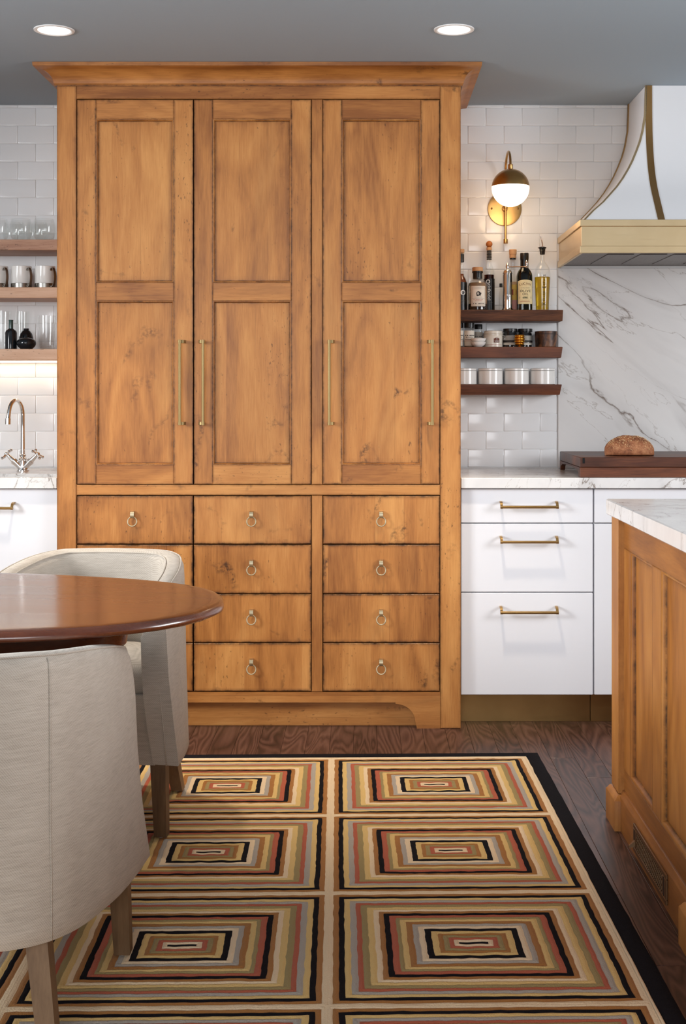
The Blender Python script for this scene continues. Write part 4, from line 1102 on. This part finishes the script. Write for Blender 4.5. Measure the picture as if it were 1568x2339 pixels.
# floor register in the island base
vt = thing('heat_register', 'bronze lattice heat register set in the island base moulding', 'vent', (.708, 3.28, .05))
vy0, vy1, vz0, vz1 = 3.093, 3.471, .016, .088
b = BM()
for q in ((vy0, vy1, vz0, vz0+.012), (vy0, vy1, vz1-.012, vz1), (vy0, vy0+.040, vz0+.012, vz1-.012), (vy1-.040, vy1, vz0+.012, vz1-.012)):
    box(b, .7055, .7108, q[0], q[1], q[2], q[3], .0012)
mk('vent_frame', b, bronze, vt)
b = BM(); box(b, .7098, .7108, vy0+.039, vy1-.039, vz0+.011, vz1-.011, .0002); mk('backing', b, black_mat_, vt)
b = BM(); yy = vy0+.04; ha = vz1-vz0-.024
k = 0
for sgn in (1, -1):
    y_ = vy0+.04-ha
    while y_ < vy1-.04:
        a0, a1 = max(y_, vy0+.04), min(y_+ha, vy1-.04)
        if a1 > a0:
            za = vz0+.012+(a0-y_); zb = vz0+.012+(a1-y_)
            if sgn < 0: za, zb = vz0+vz1-za, vz0+vz1-zb
            tube(b, [(.7082, a0, za), (.7082, a1, zb)], .0026, 6)
        y_ += .0135
tag(mk('lattice', b, bronze, vt), kind='stuff')
b = BM(); box(b, .7050, .7060, vy1-.024, vy1-.020, vz0+.020, vz1-.012, .0003); box(b, .7050, .7060, vy0+.020, vy0+.024, vz0+.014, vz1-.012, .0003); mk('slot', b, black_mat_, vt)
b = BM(); rings(b, [[(.706, vy1-.027, .034), (.706, vy1-.018, .034), (.706, vy1-.018, .050), (.706, vy1-.027, .050)], [(.690, vy1-.026, .030), (.690, vy1-.019, .030), (.690, vy1-.019, .036), (.690, vy1-.026, .036)]]); mk('lever', b, bronze, vt)

# ------------------------------------------------------------------ rug
RT = math.radians(1.2)
rug = thing('rug', 'hooked wool rug of striped nested rectangles with a black border', 'rug', (-.09, 3.30, 0), RT)
seq = [('beige', .0100), ('brown', .0118), ('black', .0116), ('gold', .0125), ('grey', .0130), ('rust', .0105), ('olive', .0135), ('gold', .0135), ('beige', .0110), ('brown', .0105), ('black', .0116),
       ('rust', .0130), ('olive', .0085), ('gold', .0120), ('brown', .0130), ('grey', .0115), ('beige', .0125), ('black', .0130), ('gold', .0130), ('brown', .0095), ('olive', .0105), ('rust', .0105), ('beige', .0105)]
CW, CH = .640, .588
tot = sum(s[1] for s in seq)
core = .013; kk = (CH/2-core/2*.9)/tot
keys = list(YARN)
ymats = [yarns[k] for k in keys]
def wob(x_, y_, sd): return mnoise.noise(Vector((x_*26, y_*26, sd)))*.0024+mnoise.noise(Vector((x_*70, y_*70, sd+5)))*.0010
def motif(sd):
    """one nested-rectangle motif: every stripe a raised rounded rib, edges slightly uneven"""
    bm = BM(); off = 0.0
    cols_ = []
    for nm, wd_ in seq: cols_.append((nm, off, off+wd_*kk)); off += wd_*kk
    NS = 34
    def ringloop(o_, z_, wobble):
        edge_ = 0 if o_ == 0 else 1
        a, c_ = CW/2-o_, CH/2-o_
        L = []
        cs = [(-a, -c_), (a, -c_), (a, c_), (-a, c_)]
        for s in range(4):
            p, q = cs[s], cs[(s+1) % 4]
            for k in range(NS):
                t_ = k/NS; x_ = p[0]+(q[0]-p[0])*t_; y_ = p[1]+(q[1]-p[1])*t_
                d = wob(x_, y_, sd)*wobble
                L.append((x_+d, y_+d, z_+mnoise.noise(Vector((x_*40, y_*40, sd+9)))*.0012*(1 if z_ > .0105 else .3)*edge_))
        return L
    prev = None
    zlo, zhi = .0100, .0125
    first = True
    for nm, o0, o1 in cols_:
        w_ = o1-o0; mi = keys.index(nm)
        loops = [(o0, zlo+(.0025 if first else 0)), (o0+w_*.22, zhi-.001), (o0+w_*.5, zhi), (o0+w_*.78, zhi-.001), (o1, zlo)]
        for j, (o_, z_) in enumerate(loops):
            if j == 0 and prev is not None: continue
            row = [bm.verts.new(p) for p in ringloop(o_, z_, 0 if (first and j == 0) else 1)]
            if prev is not None:
                n_ = len(row)
                for k in range(n_):
                    f = bm.faces.new((prev[k], prev[(k+1) % n_], row[(k+1) % n_], row[k])); f.material_index = mi
            prev = row
        first = False
    f = bm.faces.new(prev); f.material_index = keys.index('black')
    return bm
protos = [mk('square_motif', motif(s_*3.1), ymats, rug, local=True, sharp=0) for s_ in range(2)]
for k, o in enumerate(protos): o.location = ((.5-k)*CW, CH/2, 0) if False else (0, 0, 0)
def place(ci, ri, idx, first):
    o = protos[idx] if first else protos[idx].copy()
    if not first: C.objects.link(o)
    o.location = ((ci+.5)*CW, 4.36-3.30-(ri+.5)*CH, 0)
    if (ci+ri) % 3 == 1: o.rotation_euler = (0, 0, PI)
used = set()
for ri in range(5):
    for ci in (-3, -2, -1, 0):
        ix = (ci+ri) % 2
        place(ci, ri, ix, ix not in used); used.add(ix)
x0r, x1r, y1r = -3*CW, CW, 4.36-3.30; y0r = y1r-5*CH
b = BM()
def border(bm, a, c_, z_, ns=70):
    def loop(o_, zz_):
        cs = [(x0r-o_, y0r-o_), (x1r+o_, y0r-o_), (x1r+o_, y1r+o_), (x0r-o_, y1r+o_)]; L = []
        for s in range(4):
            p, q = cs[s], cs[(s+1) % 4]
            for k in range(ns):
                t_ = k/ns; x_ = p[0]+(q[0]-p[0])*t_; y_ = p[1]+(q[1]-p[1])*t_; d = wob(x_, y_, 33)*(0 if o_ == 0 else 1)
                L.append((x_+d, y_+d, zz_))
        return L
    rings(bm, [loop(a, z_-.004), loop(a+(c_-a)*.1, z_), loop(a+(c_-a)*.5, z_+.0003), loop(a+(c_-a)*.9, z_), loop(c_, .0005)] if c_ > .03 else [loop(a, z_-.004), loop(a+(c_-a)*.3, z_), loop(a+(c_-a)*.7, z_), loop(c_, z_-.005)], capA=False, capB=False)
border(b, .0, .011, .0125); mk('beige_border', b, yarns['beige'], rug, local=True, sharp=0)
b = BM(); border(b, .011, .056, .0122); mk('black_border', b, yarns['black'], rug, local=True, sharp=0)
b = BM(); box(b, x0r-.05, x1r+.05, y0r-.05, y1r+.05, .0003, .004, .001); mk('backing', b, yarns['black'], rug, local=True)

# ------------------------------------------------------------------ table
tb = thing('dining_table', 'large oval cherry dining table with a rounded edge, cut by the left picture edge', 'table', (-1.417, 3.04, 0), math.radians(-4.5))
HW = [(0, 0), (.010, .085), (.022, .127), (.044, .179), (.072, .223), (.104, .260), (.145, .294), (.19, .324), (.255, .358), (.33, .388), (.485, .430), (.635, .456), (.85, .476), (1.1, .484)]
def oval(inset, z_):
    P = []
    n_ = 64
    for k in range(n_):
        a = 2*PI*k/n_
        s_ = 1 if math.cos(a) >= 0 else -1
        d = 1.1*(1-abs(math.cos(a))**1.0)
        d = 1.1*(1-abs(math.cos(a)))
        hw = interp(HW, d)
        P.append(Vector((s_*(1.1-d), hw*(1 if math.sin(a) >= 0 else -1), z_)))
    Q = []
    for k in range(n_):
        t_ = (P[(k+1) % n_]-P[k-1]).normalized(); nrm = Vector((t_.y, -t_.x, 0)); Q.append(P[k]-nrm*inset)
    return Q
b = BM()
rings(b, [oval(.030, .7262), oval(.010, .7264), oval(.003, .7280), oval(0, .7320), oval(.0008, .7385), oval(.005, .7445), oval(.011, .7480), oval(.018, .7495), oval(.030, .750), oval(.06, .750)])
mk('tabletop', b, cherry, tb, local=True, sharp=50)
def ov2(ax_, by_, z_, n_=48): return [(ax_*math.copysign(abs(math.cos(2*PI*k/n_))**.7, math.cos(2*PI*k/n_)), by_*math.copysign(abs(math.sin(2*PI*k/n_))**.8, math.sin(2*PI*k/n_)), z_) for k in range(n_)]
b = BM(); rings(b, [ov2(.885, .155, .7261), ov2(.885, .155, .690), ov2(.88, .150, .655), ov2(.865, .142, .640)]); mk('apron', b, cherry, tb, local=True)
b = BM(); lathe(b, [(.18, .0140), (.18, .04), (.10, .07), (.085, .12), (.11, .25), (.12, .35), (.08, .45), (.07, .55), (.10, .62), (.14, .640)], (-.35, 0, 0), 32); lathe(b, [(.18, .0140), (.18, .04), (.10, .07), (.085, .12), (.11, .25), (.12, .35), (.08, .45), (.07, .55), (.10, .62), (.14, .640)], (-.80, 0, 0), 32)
mk('pedestal', b, cherry, tb, local=True)

# ------------------------------------------------------------------ chairs
HALF = [(.300, .262), (.2965, .20), (.291, .13), (.280, .04), (.262, -.04), (.243, -.10), (.218, -.150), (.185, -.190), (.140, -.217), (.07, -.235), (0, -.240)]
def chair(name, label, loc, rz, seed):
    t = thing(name, label, 'chair', loc, rz, 'slipcovered dining chairs')
    pl_ = [Vector((u, v, 0)) for u, v in HALF]+[Vector((-u, v, 0)) for u, v in HALF[-2::-1]]
    P = spline(pl_, 5); n_ = len(P)
    # arc parameter
    Ls = [0]
    for a, c_ in zip(P, P[1:]): Ls.append(Ls[-1]+(c_-a).length)
    b = BM(); lay = None; rowsV = []; pipe = []; pin = []; seamA = {}
    for i, p in enumerate(P):
        tg = (P[min(i+1, n_-1)]-P[max(i-1, 0)]).normalized(); inn = Vector((tg.y, -tg.x, 0))
        if inn.dot(Vector((0, .02, 0))-p) < 0: inn = -inn
        s_ = min(Ls[i], Ls[-1]-Ls[i])          # distance from the arm front
        q_ = min(1, s_/.50); T = .668+.073*(q_*(1.6-.6*q_))-.030*(1-min(1, s_/.035))**2
        lean = .026*max(0, 1-s_/.42)
        th = .062
        def sh(off, z_, wr=0):
            w_ = mnoise.noise(Vector((p.x*9, p.y*9, z_*5+seed)))*wr+mnoise.noise(Vector((p.x*24, p.y*24, z_*3+seed)))*wr*.4
            flare = .014*max(0, (.40-z_)/.20)*(.4+.6*max(0, min(1, (.3-s_)/.3)))
            q = p+inn*(off+w_-flare+lean*max(0, min(1, (z_-.22)/.45))); return (q.x, q.y, z_)
        hem = .212+.004*mnoise.noise(Vector((p.x*6, p.y*6, seed)))
        sec = [sh(.010, hem+.004), sh(.0015, hem), sh(0, hem+.002, .001), sh(0, hem+.03, .003), sh(0, .33, .005), sh(0, .45, .005), sh(0, .56, .004), sh(.001, T-.05, .002), sh(.003, T-.018), sh(.008, T-.007), sh(.016, T-.001),
               sh(.031, T+.002), sh(.046, T-.002), sh(.056, T-.010), sh(.0615, T-.026, .002), sh(.064, T-.08, .005), sh(.070, .56, .005), sh(.074, .48), sh(.074, .40), sh(.074 if s_ < .03 else .02, .38), sh(.074 if s_ < .03 else .012, .30)]
        if s_ < .03: sec[0] = sh(.070, hem+.004)
        rowsV.append([b.verts.new(q) for q in sec])
        pipe.append(Vector(sh(.011, T-.0025))); pin.append(Vector(sh(.0555, T-.008)))
    m_ = len(rowsV[0])
    for a, c_ in zip(rowsV, rowsV[1:]):
        for k in range(m_): b.faces.new((a[k], a[(k+1) % m_], c_[(k+1) % m_], c_[k]))
    b.faces.new(rowsV[0]); b.faces.new(rowsV[-1])
    o = mk('slipcover', b, linen, t, local=True, sharp=75)
    b = BM(); tube(b, pipe, .0024, 8); mk('piping', b, linen, o, local=True, sharp=0)
    b = BM(); tube(b, pin, .0024, 8); mk('piping', b, linen, o, local=True, sharp=0)
    # welt seams down the back and on the arm fronts
    for sg in (1, -1):
        i = min(range(n_), key=lambda q: (P[q]-Vector((sg*.20, -.175, 0))).length)
        b = BM(); tube(b, [Vector(v)+Vector((sg*.0002, -.0008, 0)) for v in [rw for rw in [tuple(o.data.vertices[i*m_+k].co) for k in range(2, 10)]]], .0015, 6); mk('seam', b, linen, o, local=True, sharp=0)
        u = sg*.268
        b = BM(); tube(b, [(u+sg*.012, .2655, .215), (u+sg*.004, .2635, .30), (u-sg*.012, .2625, .45), (u-sg*.018, .2625, .60)], .0016, 6); mk('seam', b, linen, o, local=True, sharp=0)
    # seat cushion and front skirt
    b = BM(); rr = []
    for (i_, z_) in ((.03, .385), (.006, .392), (0, .41), (0, .445), (.006, .462), (.025, .473), (.08, .480), (.14, .481)):
        rr.append([(-.125+i_, -.150+i_, z_), (.125-i_, -.150+i_, z_), (.203-i_, 0, z_), (.232-i_, .236-i_, z_), (-.232+i_, .236-i_, z_), (-.203+i_, 0, z_)])
    def soft(L, r_=.03):
        out = []
        for k in range(len(L)):
            p0 = Vector(L[k-1]); p1 = Vector(L[k]); p2 = Vector(L[(k+1) % len(L)])
            r2 = min(r_, (p0-p1).length*.45, (p2-p1).length*.45)
            a = p1+(p0-p1).normalized()*r2; c_ = p1+(p2-p1).normalized()*r2
            for q in range(5):
                t_ = q/4; out.append(a*(1-t_)**2+p1*2*t_*(1-t_)+c_*t_*t_)
        return out
    rings(b, [soft(L) for L in rr]); mk('seat', b, linen, t, local=True, sharp=75)
    b = BM()
    loops = []
    for z_, y_ in ((.214, .262), (.25, .258), (.36, .253), (.40, .250)):
        fl = .012*max(0, (.4-z_)/.2)
        loops.append([(-.236-fl, y_-.012, z_), (.236+fl, y_-.012, z_), (.236+fl, y_, z_), (.12, y_+.001, z_), (0, y_+.002, z_), (-.12, y_+.001, z_), (-.236-fl, y_, z_)])
    rings(b, loops); mk('skirt', b, linen, t, local=True)
    return t
def chair_legs(t, spots):
    for (tx, ty_), (bx, by) in spots:
        b = BM()
        sq = lambda x_, y_, h, z_: [(x_-h, y_-h, z_), (x_+h, y_-h, z_), (x_+h, y_+h, z_), (x_-h, y_+h, z_)]
        b = BM(); rings(b, [sq(bx, by, .0165, .0162), sq(bx, by, .0172, .0175), sq(bx+(tx-bx)*.5, by+(ty_-by)*.5, .0205, .19), sq(tx, ty_, .0235, .36)]); lg = mk('leg', b, leg_wood, t, local=True)
        b = BM(); lathe(b, [(.011, .0139), (.012, .0140), (.012, .0160), (.010, .0165)], (bx, by, 0), 14); mk('glide', b, porc, lg, local=True)
FL = lambda s: ((s*.245, .222), (s*.259, .235)); RL = lambda s: ((s*.148, -.118), (s*.200, -.180))
ca = chair('dining_chair', 'linen slipcovered tub chair seen from behind, nearest the camera', (-.780, 2.600, 0), 0, 1.0)
chair_legs(ca, [FL(1), FL(-1), RL(1), RL(-1)])
cb = chair('dining_chair', 'linen slipcovered tub chair on the far side of the table, facing the camera', (-.787, 3.845, 0), math.radians(174), 4.0)
chair_legs(cb, [FL(1), FL(-1), RL(1), RL(-1)])
